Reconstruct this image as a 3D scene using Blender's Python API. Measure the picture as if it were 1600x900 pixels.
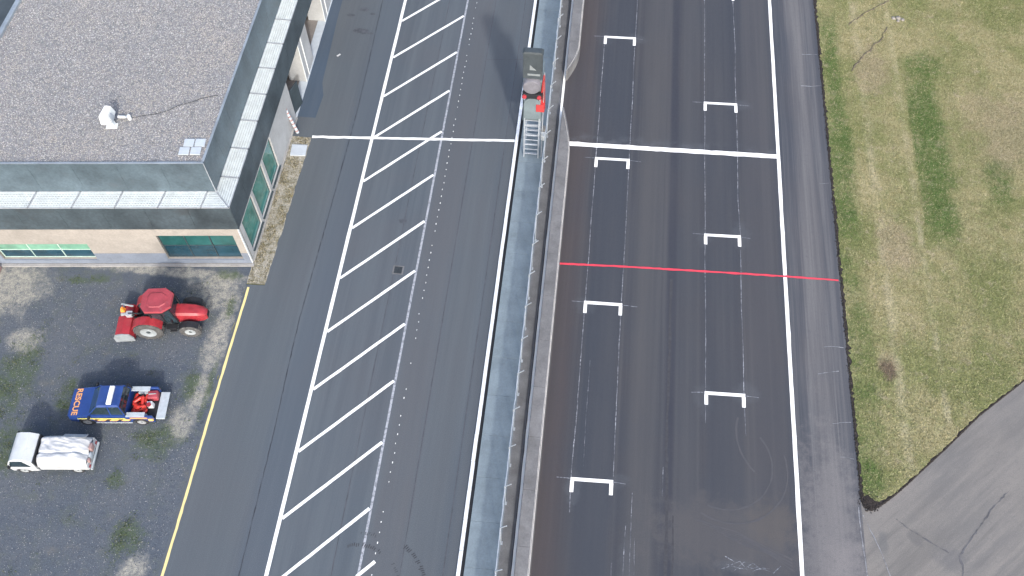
import bpy, bmesh, math, random
import numpy as np
from mathutils import Vector, Matrix
R = math.radians
random.seed(7); RNG = np.random.default_rng(11)

for o in list(bpy.data.objects): bpy.data.objects.remove(o)
SC = bpy.context.scene
COL = SC.collection

# ------------------------------------------------------------------ camera, sky, sun, exposure
# world: +Y runs along the straight, +X across it, metres
PITCH, YAW, CAM_H = 58.765, 6.098, 47.0
cam = bpy.data.cameras.new('camera'); camo = bpy.data.objects.new('camera', cam); COL.objects.link(camo)
camo.location = (0, 0, CAM_H); camo.rotation_euler = (R(90 - PITCH), 0, R(YAW))
cam.sensor_width = 36; cam.lens = 36 * 1427 / 1600; cam.clip_start = 0.5; cam.clip_end = 3000
SC.camera = camo

SUN_EL, SUN_AZ = 35.0, 161.5          # azimuth clockwise from +Y
world = bpy.data.worlds.new('World'); SC.world = world; world.use_nodes = True
wn = world.node_tree; wn.nodes.clear()
sky = wn.nodes.new('ShaderNodeTexSky'); sky.sky_type = 'NISHITA'; sky.sun_disc = False
sky.sun_elevation = R(SUN_EL); sky.sun_rotation = R(SUN_AZ); sky.air_density = 1.0; sky.dust_density = 3.4; sky.ozone_density = 1.0
bg = wn.nodes.new('ShaderNodeBackground'); bg.inputs['Strength'].default_value = 0.15
wo = wn.nodes.new('ShaderNodeOutputWorld')
wn.links.new(sky.outputs[0], bg.inputs['Color']); wn.links.new(bg.outputs[0], wo.inputs['Surface'])
sun = bpy.data.lights.new('sun', 'SUN'); suno = bpy.data.objects.new('sun', sun); COL.objects.link(suno)
sun.energy = 1.25; sun.angle = R(2.6); sun.color = (1.0, 0.965, 0.91)
sd = Vector((math.sin(R(SUN_AZ)) * math.cos(R(SUN_EL)), math.cos(R(SUN_AZ)) * math.cos(R(SUN_EL)), math.sin(R(SUN_EL))))
suno.rotation_euler = sd.to_track_quat('Z', 'Y').to_euler(); suno.location = (30, -60, 60)
vs = SC.view_settings; vs.view_transform = 'Standard'; vs.look = 'None'; vs.gamma = 1.0; vs.use_curve_mapping = False
vs.exposure = 1.24
SC.render.engine = 'CYCLES'

# ------------------------------------------------------------------ node helpers
class NT:
    def __init__(s, name):
        s.m = bpy.data.materials.new(name); s.m.use_nodes = True
        s.t = s.m.node_tree; s.t.nodes.clear()
        s.out = s.t.nodes.new('ShaderNodeOutputMaterial'); s.bsdf = s.t.nodes.new('ShaderNodeBsdfPrincipled')
        s.t.links.new(s.bsdf.outputs[0], s.out.inputs[0])
        s.geo = s.t.nodes.new('ShaderNodeNewGeometry')
        s.pos = s.geo.outputs['Position']
    def put(s, sock, v):
        if v is None: return
        if isinstance(v, bpy.types.NodeSocket): s.t.links.new(v, sock)
        elif isinstance(v, (tuple, list)) and sock.type == 'RGBA': sock.default_value = (*v[:3], 1)
        else: sock.default_value = v
    def math(s, op, a, b=None, c=None, clamp=False):
        n = s.t.nodes.new('ShaderNodeMath'); n.operation = op; n.use_clamp = clamp
        for i, v in enumerate((a, b, c)): s.put(n.inputs[i], v)
        return n.outputs[0]
    def mix(s, f, a, b, mode='MIX'):
        n = s.t.nodes.new('ShaderNodeMix'); n.data_type = 'RGBA'; n.blend_type = mode; n.clamp_factor = True
        s.put(n.inputs[0], f); s.put(n.inputs[6], a); s.put(n.inputs[7], b)
        return n.outputs[2]
    def mapping(s, scale=(1, 1, 1), rot=(0, 0, 0), loc=(0, 0, 0), vec=None):
        n = s.t.nodes.new('ShaderNodeMapping'); s.put(n.inputs[0], vec or s.pos)
        n.inputs['Scale'].default_value = scale; n.inputs['Rotation'].default_value = rot; n.inputs['Location'].default_value = loc
        return n.outputs[0]
    def noise(s, scale, detail=4, rough=0.55, vec=None, dist=0.0):
        n = s.t.nodes.new('ShaderNodeTexNoise'); s.put(n.inputs['Vector'], vec or s.pos)
        n.inputs['Scale'].default_value = scale; n.inputs['Detail'].default_value = detail
        n.inputs['Roughness'].default_value = rough; n.inputs['Distortion'].default_value = dist
        return n.outputs['Fac']
    def ramp(s, v, lo, hi, a=0.0, b=1.0, smooth=True):
        n = s.t.nodes.new('ShaderNodeMapRange'); n.interpolation_type = 'SMOOTHSTEP' if smooth else 'LINEAR'
        s.put(n.inputs[0], v); n.inputs[1].default_value = lo; n.inputs[2].default_value = hi
        n.inputs[3].default_value = a; n.inputs[4].default_value = b
        return n.outputs[0]
    def xyz(s):
        n = s.t.nodes.new('ShaderNodeSeparateXYZ'); s.t.links.new(s.pos, n.inputs[0]); return n.outputs
    def blob(s, cx, cy, rx, ry, wob=0.5, wsc=0.6):
        """smooth 0..1 patch with a ragged outline on the ground"""
        x, y, _ = s.xyz()
        dx = s.math('DIVIDE', s.math('SUBTRACT', x, cx), rx); dy = s.math('DIVIDE', s.math('SUBTRACT', y, cy), ry)
        d = s.math('SQRT', s.math('ADD', s.math('MULTIPLY', dx, dx), s.math('MULTIPLY', dy, dy)))
        d = s.math('ADD', d, s.ramp(s.noise(wsc, 7, 0.75), 0.2, 0.8, -wob, wob, False))
        return s.ramp(d, 1.35, 0.5)
    def band(s, x0, x1, soft=0.3):
        x, _, _ = s.xyz()
        a = s.ramp(x, x0 - soft, x0 + soft); b = s.ramp(x, x1 + soft, x1 - soft)
        return s.math('MULTIPLY', a, b)
    def amax(s, *v):
        r = v[0]
        for k in v[1:]: r = s.math('MAXIMUM', r, k)
        return r
    def island(s): return s.geo.outputs['Random Per Island']
    def bump(s, h, strength=0.3, dist=0.02):
        n = s.t.nodes.new('ShaderNodeBump'); s.put(n.inputs['Height'], h)
        n.inputs['Strength'].default_value = strength; n.inputs['Distance'].default_value = dist
        s.t.links.new(n.outputs[0], s.bsdf.inputs['Normal'])
    def done(s, col, rough=0.8, metal=0.0, spec=0.3):
        s.put(s.bsdf.inputs['Base Color'], col); s.put(s.bsdf.inputs['Roughness'], rough)
        s.put(s.bsdf.inputs['Metallic'], metal); s.put(s.bsdf.inputs['Specular IOR Level'], spec)
        return s.m

def plain(name, col, rough=0.6, metal=0.0, spec=0.4, var=0.25, sc=2.0, dirt=None, bump=0.0):
    """a coat of colour with blotchy wear and grain"""
    n = NT(name)
    a = n.ramp(n.noise(sc, 6, 0.65), 0.3, 0.7, 1 - var, 1 + var * 0.6, False)
    b = n.ramp(n.noise(sc * 14, 3, 0.6), 0.3, 0.7, 1 - var * 0.4, 1 + var * 0.4, False)
    k = n.math('MULTIPLY', a, b)
    c = n.mix(1.0, col, n.t.nodes.new('ShaderNodeCombineColor').outputs[0], 'MULTIPLY')
    cc = n.t.nodes.get('Combine Color')
    for i in range(3): n.put(cc.inputs[i], k)
    if dirt: c = n.mix(n.ramp(n.noise(sc * 1.7, 7, 0.7), 0.55, 0.72, 0, 0.7), c, dirt)
    if bump: n.bump(n.noise(sc * 10, 4), bump, 0.01)
    return n.done(c, rough, metal, spec)

def asphalt(name, base, warm, streak, s_amt, grain=0.35, sxy=(1.1, 0.02), rot=0.0, blot=0.35, fine=0.5, bands=(), patches=(), lines=()):
    n = NT(name)
    big = n.noise(0.12, 6, 0.6)
    c = n.mix(n.ramp(big, 0.35, 0.68, 0, 0.8), base, warm)
    rv = n.mapping(rot=(0, 0, rot)) if rot else n.pos
    v1 = n.mapping((sxy[0], sxy[1], 1), vec=rv)
    st = n.noise(1.0, 5, 0.65, v1)
    v2 = n.mapping((sxy[0] * 6, sxy[1] * 2.2, 1), vec=rv)
    st2 = n.noise(1.0, 4, 0.6, v2)
    c = n.mix(n.ramp(st, 0.42, 0.66, 0, s_amt), c, streak)
    c = n.mix(n.ramp(st2, 0.48, 0.74, 0, s_amt * 0.75), c, streak)
    c = n.mix(n.ramp(st, 0.5, 0.25, 0, blot), c, tuple(v * 0.72 for v in base))
    c = n.mix(n.ramp(st2, 0.45, 0.25, 0, blot), c, tuple(v * 0.78 for v in base))
    for (x0, x1, soft, col, amt) in bands:
        f = n.math('MULTIPLY', n.band(x0, x1, soft), n.ramp(n.noise(0.5, 4, 0.6, n.mapping((1.5, 0.25, 1))), 0.2, 0.75, 0.4 * amt, amt, False))
        c = n.mix(f, c, col)
    for (px, py, rx, ry, col, amt) in patches:
        c = n.mix(n.math('MULTIPLY', n.blob(px, py, rx, ry, 0.8, 1.0), amt), c, col)
    for (ya, yb, x0, x1, col, amt) in lines:      # paint dust drifted beside a line
        _, yy_, _ = n.xyz(); f = n.math('MULTIPLY', n.math('MULTIPLY', n.ramp(yy_, ya - .05, ya + .1), n.ramp(yy_, yb, ya + .15)), n.band(x0, x1, .3))
        c = n.mix(n.math('MULTIPLY', f, n.ramp(n.noise(1.1, 4, .6), .42, .7, 0, amt)), c, col)
    g = n.noise(26, 3, 0.75)
    c = n.mix(n.ramp(g, 0.62, 0.4, 0, grain), c, tuple(v * 0.45 for v in base))
    c = n.mix(n.ramp(g, 0.6, 0.78, 0, grain), c, tuple(min(1, v * 2.3) for v in base))
    g2 = n.noise(4.5, 5, 0.7)
    c = n.mix(n.ramp(g2, 0.5, 0.3, 0, fine * 0.5), c, tuple(v * 0.75 for v in base))
    n.bump(g, 0.35, 0.008)
    return n.done(c, n.ramp(g2, 0.3, 0.7, 0.78, 0.92), 0, 0.25)

# ------------------------------------------------------------------ mesh helpers
def tag(o, label=None, cat=None, group=None, kind=None):
    if label: o['label'] = label
    if cat: o['category'] = cat
    if group: o['group'] = group
    if kind: o['kind'] = kind
    return o
def empty(name, loc=(0, 0, 0), rz=0.0, label=None, cat=None, group=None):
    o = bpy.data.objects.new(name, None); COL.objects.link(o); o.empty_display_size = 0.3
    o.location = loc; o.rotation_euler = (0, 0, rz)
    return tag(o, label, cat, group)
def link(name, me, mat, parent=None, loc=None, rot=None):
    o = bpy.data.objects.new(name, me); COL.objects.link(o)
    if mat is not None and not me.materials: me.materials.append(mat)
    if parent: o.parent = parent
    if loc: o.location = loc
    if rot: o.rotation_euler = rot
    return o
def bmobj(name, bm, mat, parent=None, bevel=0.0, smooth=False, seg=2, loc=None, rot=None):
    if bevel:
        es = [e for e in bm.edges if len(e.link_faces) == 2 and e.calc_face_angle(0) > 0.5]
        bmesh.ops.bevel(bm, geom=es, offset=bevel, segments=seg, affect='EDGES', profile=0.6, clamp_overlap=True)
    bmesh.ops.recalc_face_normals(bm, faces=bm.faces)
    me = bpy.data.meshes.new(name); bm.to_mesh(me); bm.free()
    if smooth:
        for p in me.polygons: p.use_smooth = True
        try: me.set_sharp_from_angle(angle=R(38))
        except Exception: pass
    return link(name, me, mat, parent, loc, rot)
def pyobj(name, verts, faces, mat, parent=None):
    me = bpy.data.meshes.new(name); me.from_pydata(verts, [], faces); me.update()
    return link(name, me, mat, parent)
def npmesh(name, V, F, mat, parent=None):
    """fast mesh: V (n,3), F (m,k)"""
    me = bpy.data.meshes.new(name); k = F.shape[1]
    me.vertices.add(len(V)); me.vertices.foreach_set('co', V.astype(np.float32).ravel())
    me.loops.add(F.size); me.loops.foreach_set('vertex_index', F.astype(np.int32).ravel())
    me.polygons.add(len(F)); me.polygons.foreach_set('loop_start', np.arange(0, F.size, k, dtype=np.int32))
    me.polygons.foreach_set('loop_total', np.full(len(F), k, dtype=np.int32))
    me.update(calc_edges=True)
    return link(name, me, mat, parent)
def box(bm, c, s, rot=None):
    M = Matrix.Translation(c) @ (rot.to_4x4() if rot else Matrix()) @ Matrix.Diagonal((s[0], s[1], s[2], 1))
    return bmesh.ops.create_cube(bm, size=1.0, matrix=M)['verts']
def box2(bm, a, b):
    return box(bm, [(a[i] + b[i]) / 2 for i in range(3)], [abs(b[i] - a[i]) for i in range(3)])
def hexa(bm, bot, top):
    v = [bm.verts.new(p) for p in bot] + [bm.verts.new(p) for p in top]; k = len(bot)
    bm.faces.new(v[:k][::-1]); bm.faces.new(v[k:])
    for i in range(k): bm.faces.new((v[i], v[(i + 1) % k], v[k + (i + 1) % k], v[k + i]))
    return v
def cyl(bm, a, b, r, r2=None, n=12):
    a, b = Vector(a), Vector(b); d = b - a; L = d.length
    M = Matrix.Translation((a + b) / 2) @ d.to_track_quat('Z', 'Y').to_matrix().to_4x4()
    return bmesh.ops.create_cone(bm, cap_ends=True, segments=n, radius1=r, radius2=r if r2 is None else r2, depth=L, matrix=M)['verts']
def prism_y(bm, prof, y0, y1):
    """profile in (x,z) swept along y"""
    return hexa(bm, [(x, y0, z) for x, z in prof], [(x, y1, z) for x, z in prof])
def lathe_y(bm, prof, n=28, cx=0, cz=0, cap=True):
    """profile of (radius, y) turned about the y axis"""
    rings = []
    for r, y in prof:
        rings.append([bm.verts.new((cx + r * math.cos(2 * math.pi * i / n), y, cz + r * math.sin(2 * math.pi * i / n))) for i in range(n)])
    for a, b in zip(rings, rings[1:]):
        for i in range(n): bm.faces.new((a[i], a[(i + 1) % n], b[(i + 1) % n], b[i]))
    if cap: bm.faces.new(rings[0][::-1]); bm.faces.new(rings[-1])
    else:
        for i in range(n): bm.faces.new((rings[-1][i], rings[-1][(i + 1) % n], rings[0][(i + 1) % n], rings[0][i]))
def strip(name, pts, w, z, mat, parent, jit=0.006, step=0.4, wj=0.0):
    """a painted or sealed line along a polyline, with slightly uneven edges"""
    P = []
    for a, b in zip(pts, pts[1:]):
        a, b = np.array(a, float), np.array(b, float); n = max(1, int(np.linalg.norm(b - a) / step))
        for i in range(n): P.append(a + (b - a) * i / n)
    P.append(np.array(pts[-1], float)); P = np.array(P)
    T = np.gradient(P, axis=0) if len(P) > 2 else np.repeat([P[1] - P[0]], 2, 0)
    T /= np.linalg.norm(T, axis=1)[:, None]; N = np.stack([-T[:, 1], T[:, 0]], 1)
    k = len(P); hw = w / 2
    A = P + N * (hw + RNG.normal(0, jit, k) + RNG.normal(0, wj, k))[:, None]; B = P - N * (hw + RNG.normal(0, jit, k))[:, None]
    V = [(*p, z) for p in A] + [(*p, z) for p in B]
    return pyobj(name, V, [(i, k + i, k + i + 1, i + 1) for i in range(k - 1)], mat, parent)
def sheet(name, pts, z, mat, parent=None):
    me = bpy.data.meshes.new(name); me.from_pydata([(x, y, z) for x, y in pts], [], [tuple(range(len(pts)))]); me.update()
    return link(name, me, mat, parent)
def ragged(a, b, step, amp):
    """points from a to b (b left out) wandering sideways"""
    a, b = np.array(a, float), np.array(b, float); L = np.linalg.norm(b - a); n = max(2, int(L / step)); t = (b - a) / L; nn = np.array([-t[1], t[0]])
    return [tuple(a + (b - a) * i / n + nn * (RNG.normal(0, amp) if i else 0)) for i in range(n)]
def inpoly(px, py, poly):
    c = np.zeros(len(px), bool); j = len(poly) - 1
    for i in range(len(poly)):
        xi, yi = poly[i]; xj, yj = poly[j]
        c ^= ((yi > py) != (yj > py)) & (px < (xj - xi) * (py - yi) / (yj - yi + 1e-12) + xi); j = i
    return c

# ------------------------------------------------------------------ materials
M = {}
M['pit'] = asphalt('pit lane asphalt', (0.080, 0.098, 0.118), (0.091, 0.100, 0.114), (0.110, 0.130, 0.147), 0.55, 0.34, (0.7, 0.03), 0, 0.35, 0.45,
                   bands=((-8.8, -6.9, 0.3, (0.098, 0.102, 0.111), 0.8), (-6.8, -5.0, 0.4, (0.096, 0.106, 0.116), 0.6), (-15.2, -13.5, 0.2, (0.076, 0.096, 0.122), 0.7), (-18.7, -15.4, 0.4, (0.096, 0.110, 0.122), 0.5), (-4.6, -4.0, 0.15, (0.086, 0.095, 0.107), 0.6)))
SPRAY = (0.104, 0.115, 0.131)
M['track'] = asphalt('track asphalt', (0.047, 0.053, 0.066), (0.058, 0.057, 0.063), (0.081, 0.082, 0.087), 0.75, 0.30, (0.55, 0.012), 0, 0.55, 0.4,
                     bands=((-1.3, 0.9, 0.5, (0.073, 0.059, 0.059), 0.65), (1.5, 3.5, 0.2, (0.042, 0.050, 0.065), 0.9), (4.3, 5.8, 0.5, (0.080, 0.081, 0.085), 0.75), (6.25, 6.8, 0.15, (0.035, 0.039, 0.053), 1.0), (7.0, 8.2, 0.4, (0.064, 0.068, 0.077), 0.7), (8.6, 10.6, 0.25, (0.045, 0.051, 0.064), 0.8), (11.2, 12.9, 0.5, (0.073, 0.074, 0.082), 0.7), (13.0, 13.5, 0.12, (0.050, 0.055, 0.069), 0.8)),
                     patches=((9.6, 14.6, 4.2, 1.9, (0.089, 0.086, 0.088), 0.6), (12.0, 15.6, 1.3, 1.2, (0.094, 0.086, 0.081), 0.5), (3.7, 50.2, .7, .5, SPRAY, 0.27), (1.4, 50.0, .5, .7, SPRAY, 0.15), (10.8, 44.6, .8, .45, SPRAY, 0.27), (8.5, 33.2, .4, .8, SPRAY, 0.21), (10.8, 33.7, .6, .9, SPRAY, 0.24), (1.4, 27.6, .6, .6, SPRAY, 0.24), (10.9, 22.9, .8, .6, SPRAY, 0.27), (8.4, 22.3, .5, 1.0, SPRAY, 0.21), (1.5, 16.3, .4, .9, SPRAY, 0.30), (3.9, 17.0, .6, .4, SPRAY, 0.21), (4.5, 12.0, .4, 2.2, SPRAY, 0.18), (10.0, 13.1, 1.0, .35, SPRAY, 0.27)),
                     lines=((40.2, 41.3, -0.5, 13.2, SPRAY, 0.55),))
M['runoff'] = asphalt('run-off asphalt', (0.060, 0.067, 0.083), (0.082, 0.081, 0.089), (0.177, 0.176, 0.179), 0.85, 0.3, (1.1, 0.03), 0, 0.45, 0.5,
                      bands=((13.4, 14.0, 0.2, (0.048, 0.055, 0.069), 0.7), (14.5, 15.7, 0.3, (0.140, 0.137, 0.141), 0.6), (15.95, 16.8, 0.25, (0.062, 0.067, 0.081), 0.6)),
                      patches=((15.0, 14.5, 1.7, 6.0, (0.185, 0.178, 0.180), 0.6), (15.6, 12.0, 1.2, 3.0, (0.21, 0.20, 0.20), 0.5)))
M['service'] = asphalt('service road asphalt', (0.148, 0.146, 0.145), (0.198, 0.187, 0.173), (0.233, 0.219, 0.203), 0.7, 0.35, (0.45, 0.07), R(47), 0.6, 0.7,
                       patches=((20.9, 14.6, .9, .7, (0.109, 0.112, 0.121), .5), (19.3, 15.6, .35, .4, (0.109, 0.109, 0.112), .6), (17.6, 15.2, .25, .6, (0.118, 0.121, 0.125), .6)))
M['apron'] = asphalt('fresh asphalt', (0.056, 0.082, 0.118), (0.064, 0.086, 0.118), (0.08, 0.102, 0.132), 0.4, 0.22, (0.9, 0.05), 0, 0.3, 0.4)

def paint(name, col, under, wear=0.35, lo=0.60, hi=0.75, sc=9):
    n = NT(name); f = n.ramp(n.noise(sc, 6, 0.75), lo, hi, 0, wear)
    c = n.mix(n.ramp(n.noise(1.3, 4), 0.35, 0.7, 0, 0.5), col, tuple(v * 0.85 for v in col))
    return n.done(n.mix(f, c, under), 0.6, 0, 0.3)
M['white'] = paint('white road paint', (0.80, 0.82, 0.81), (0.14, 0.14, 0.16), 0.35, 0.62, 0.78)
M['fresh_white'] = paint('thick white paint', (0.84, 0.85, 0.84), (0.3, 0.3, 0.32), 0.3, 0.66, 0.8)
M['worn_white'] = paint('worn white paint', (0.36, 0.38, 0.42), (0.13, 0.14, 0.16), 0.9, 0.42, 0.62, 6)
def chalk_mat():
    n = NT('chalk guide line'); a = n.ramp(n.noise(0.7, 3, 0.6), 0.35, 0.66); b = n.ramp(n.noise(7, 4, 0.75), 0.38, 0.60)
    f = n.math('MULTIPLY', n.math('ADD', n.math('MULTIPLY', a, 0.75), 0.25), b)
    return n.done(n.mix(f, (0.062, 0.068, 0.084), (0.33, 0.35, 0.39)), 0.8, 0, 0.2)
M['chalk'] = chalk_mat()
M['faint_white'] = paint('faded chalk', (0.27, 0.28, 0.30), (0.12, 0.125, 0.14), 1.0, 0.40, 0.62, 4)
M['yellow'] = paint('yellow road paint', (0.66, 0.56, 0.26), (0.22, 0.2, 0.14), 0.6, 0.55, 0.75)
M['red_paint'] = paint('red road paint', (0.62, 0.055, 0.085), (0.2, 0.05, 0.06), 0.5, 0.55, 0.75)
M['tar'] = plain('crack sealant', (0.030, 0.033, 0.042), 0.7, sc=3)
M['tar_soft'] = plain('old joint sealant', (0.066, 0.070, 0.084), 0.8, sc=2, var=0.4)
M['rubber_mark'] = plain('tyre rubber on asphalt', (0.045, 0.047, 0.055), 0.9, sc=5)
M['rubber_faint'] = plain('thin tyre rubber', (0.072, 0.074, 0.085), 0.9, sc=4, var=0.4)
M['old_crack'] = plain('filled crack', (0.098, 0.099, 0.108), 0.9, sc=3, var=0.5)
M['oil'] = plain('oil stain', (0.066, 0.074, 0.088), 0.75, sc=3, var=0.4)
M['scuff'] = paint('pale scuff', (0.076, 0.075, 0.081), (0.062, 0.064, 0.072), 1.0, 0.36, 0.60, 2.5)
M['rock'] = plain('field stone', (0.24, 0.225, 0.20), 0.9, sc=6, var=0.5, bump=0.4)
M['rut'] = plain('crumbly rut soil', (0.115, 0.10, 0.075), 0.95, sc=4, var=0.6, bump=0.5)
M['soil'] = plain('dark soil', (0.036, 0.031, 0.030), 0.95, sc=5, var=0.6, bump=0.6)

# grass: straw with green patches, wheel tracks; same for the sward and the ground under it
def grass_mat(name, blades):
    n = NT(name)
    big = n.noise(0.22, 5, 0.6); mid = n.noise(1.3, 5, 0.7)
    straw = n.mix(n.ramp(mid, 0.3, 0.7), (0.265, 0.250, 0.125), (0.385, 0.350, 0.210))
    olive = n.mix(n.ramp(mid, 0.3, 0.7), (0.150, 0.180, 0.066), (0.225, 0.235, 0.105))
    c = n.mix(n.ramp(n.math('ADD', n.math('MULTIPLY', big, 0.6), n.math('MULTIPLY', mid, 0.4)), 0.42, 0.58), straw, olive)
    green = n.mix(mid, (0.050, 0.105, 0.024), (0.095, 0.155, 0.045))
    gb = n.amax(n.blob(23.9, 49.7, 1.3, 1.3, 0.5, 1.2), n.blob(23.6, 43.5, 1.1, 5.5, 0.6, 0.9), n.blob(23.5, 37.0, 1.0, 2.6, 0.6, 0.9),
                n.blob(17.5, 41.5, 0.9, 3.8, 0.6, 0.9), n.blob(17.4, 36.5, 0.6, 2.4, 0.6, 1.1), n.blob(17.5, 47.5, 0.5, 5, 0.6, 1.1), n.blob(17.3, 18.6, 0.6, 1.0, 0.4, 1.2), n.blob(27.5, 40.0, 1.0, 2.0, 0.7, 0.8))
    fn = n.noise(3.5, 5, 0.75); c = n.mix(n.math('MULTIPLY', gb, n.ramp(n.math('ADD', n.math('MULTIPLY', mid, .5), n.math('MULTIPLY', fn, .5)), 0.38, 0.60, 0.3, 0.95)), c, green)
    c = n.mix(n.ramp(n.noise(0.6, 6, 0.75), 0.56, 0.72, 0, 0.55), c, green)
    c = n.mix(n.ramp(n.noise(0.9, 6, 0.75, n.mapping(loc=(40, 9, 0))), 0.54, 0.72, 0, 0.7), c, (0.40, 0.345, 0.25))
    gx_, gy_, _ = n.xyz()
    wedge = n.math('MULTIPLY', n.math('MULTIPLY', n.ramp(gx_, 22.15, 22.45), n.ramp(n.math('ADD', gx_, n.math('MULTIPLY', n.noise(.6, 5, .7), 2.5)), 26.0, 25.0)), n.math('MULTIPLY', n.ramp(gy_, 33.5, 36.5), n.ramp(gy_, 50.0, 46.0)))
    c = n.mix(n.math('MULTIPLY', wedge, n.ramp(fn, 0.35, 0.62, 0.25, 0.85)), c, green)
    strip_ = n.math('MULTIPLY', n.band(16.6, 18.2, .4), n.ramp(n.noise(.35, 4, .6), .38, .6, .1, .8)); c = n.mix(n.math('MULTIPLY', strip_, n.ramp(fn, .35, .6, .3, .9)), c, green)
    pale = (0.46, 0.42, 0.29)
    tr = n.amax(n.band(19.2, 19.7, 0.25), n.band(21.7, 22.05, 0.15))
    c = n.mix(n.math('MULTIPLY', tr, n.ramp(n.noise(0.5, 4), 0.40, 0.66, 0.05, 0.6)), c, pale)
    bare = n.amax(n.blob(20.3, 34.0, 1.2, 2.2, 0.8, 0.8), n.blob(20.2, 49.0, 1.2, 2.5, 0.8, 0.8), n.blob(29, 44, 3, 4, 0.8, 0.4), n.blob(18.9, 25.6, 0.6, 0.7, 0.6, 1.5))
    c = n.mix(n.math('MULTIPLY', bare, 0.55), c, (0.34, 0.28, 0.20))
    c = n.mix(n.blob(18.9, 25.2, 0.45, 0.7, 0.6, 1.5), c, (0.15, 0.115, 0.085))
    if blades:
        r = n.island()
        c = n.mix(n.ramp(r, 0.0, 0.45, 0.75, 0.0, False), c, (0.070, 0.078, 0.036))
        c = n.mix(n.ramp(r, 0.6, 1.0, 0.0, 0.6, False), c, (0.52, 0.47, 0.32))
    else:
        g = n.noise(16, 3, 0.7)
        c = n.mix(n.ramp(g, 0.55, 0.35, 0, 0.6), c, (0.07, 0.065, 0.035)); n.bump(g, 0.6, 0.03)
    return n.done(c, 0.9, 0, 0.15)
M['grass_ground'] = grass_mat('turf', False); M['blades'] = grass_mat('grass blades', True)

# gravelled yard: dark chippings, pale dusty patches, weeds
PALE = [(-33.4, 25.2, 2.3, 2.0), (-20.6, 26.2, 1.7, 1.3), (-19.7, 23.0, 0.65, 2.2), (-19.85, 19.6, 0.5, 1.5), (-20.3, 17.6, 0.7, 1.0), (-24.0, 27.3, 5.5, 0.35), (-30.8, 21.8, 0.9, 0.8), (-20.3, 9.6, 0.7, 0.8)]
GREEN = [(-30.4, 19.4, 1.1, 2.4), (-31.0, 19.0, 1.0, 1.4), (-30.2, 18.2, .7, .9), (-29.6, 15.4, 1.2, 1.5), (-29.3, 26.1, 0.7, 0.25), (-27.9, 26.4, 0.6, 0.35), (-20.2, 27.5, 0.8, 0.35), (-21.3, 16.6, 1.2, 1.0), (-22.8, 14.2, 0.5, 0.5), (-20.4, 20.0, 0.45, 0.9), (-21.2, 11.2, 0.9, 1.0), (-19.35, 19.9, 0.2, 2.2), (-27.0, 18.6, 0.7, 1.1), (-19.5, 25.2, 0.25, 0.8)]
def yard_mat(name):
    n = NT(name)
    big = n.noise(0.3, 5, 0.65); mid = n.noise(1.6, 6, 0.7); g = n.noise(22, 3, 0.8)
    c = n.mix(n.ramp(big, 0.35, 0.68), (0.080, 0.098, 0.124), (0.106, 0.121, 0.142))
    c = n.mix(n.ramp(mid, 0.48, 0.70, 0, 0.65), c, (0.125, 0.140, 0.152))
    c = n.mix(n.ramp(n.noise(3.2, 6, 0.75), 0.48, 0.30, 0, 0.7), c, (0.055, 0.066, 0.088))
    c = n.mix(n.ramp(n.noise(0.8, 6, 0.75), 0.48, 0.68, 0, 0.7), c, (0.088, 0.106, 0.096))
    c = n.mix(n.ramp(n.noise(0.55, 6, 0.75, n.mapping(loc=(7, 31, 0))), 0.55, 0.72, 0, 0.5), c, (0.165, 0.155, 0.13))
    pal = n.amax(*[n.blob(*p, 0.75, 0.9) for p in PALE])
    c = n.mix(n.math('MULTIPLY', pal, n.ramp(n.noise(2.6, 6, 0.75), 0.30, 0.62, 0.15, 0.95)), c, (0.37, 0.36, 0.31))
    gr = n.amax(*[n.blob(*p, 0.9, 1.1) for p in GREEN])
    c = n.mix(n.math('MULTIPLY', gr, n.ramp(mid, 0.3, 0.6, 0.15, 0.8)), c, (0.070, 0.100, 0.045))
    c = n.mix(n.ramp(g, 0.60, 0.38, 0, 0.5), c, (0.040, 0.047, 0.060))
    c = n.mix(n.ramp(g, 0.62, 0.8, 0, 0.45), c, (0.28, 0.29, 0.30))
    n.bump(g, 0.7, 0.025)
    return n.done(c, 0.93, 0, 0.15)
M['yard'] = yard_mat('dark gravel yard')
def sandy(name):
    n = NT(name); mid = n.noise(1.8, 6, 0.7); g = n.noise(14, 4, 0.75)
    c = n.mix(n.ramp(mid, 0.42, 0.62), (0.36, 0.35, 0.31), (0.185, 0.175, 0.13))
    c = n.mix(n.ramp(g, 0.55, 0.35, 0, 0.7), c, (0.11, 0.10, 0.07)); n.bump(g, 0.7, 0.03)
    return n.done(c, 0.95, 0, 0.1)
M['sandy'] = sandy('sandy verge')
def stone_mat(name, cols, drift=None):
    n = NT(name); r = n.island(); c = cols[0]
    for i, k in enumerate(cols[1:]):
        t = (i + 1) / len(cols); c = n.mix(n.ramp(r, t - 0.06, t + 0.06), c, k)
    if drift:
        c = n.mix(n.ramp(n.noise(0.25, 5, 0.65), 0.40, 0.68, 0, 0.45), c, drift[0]); c = n.mix(n.ramp(n.noise(0.5, 5, 0.65, n.mapping(loc=(13, 5, 0))), 0.5, 0.7, 0, 0.35), c, drift[1])
    return n.done(c, 0.9, 0, 0.2)
M['pebbles'] = stone_mat('roof pebbles', [(0.17, 0.174, 0.178), (0.255, 0.260, 0.265), (0.31, 0.314, 0.318), (0.345, 0.348, 0.35), (0.34, 0.315, 0.29), (0.47, 0.472, 0.475)], ((0.38, 0.352, 0.315), (0.24, 0.246, 0.256)))
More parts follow.
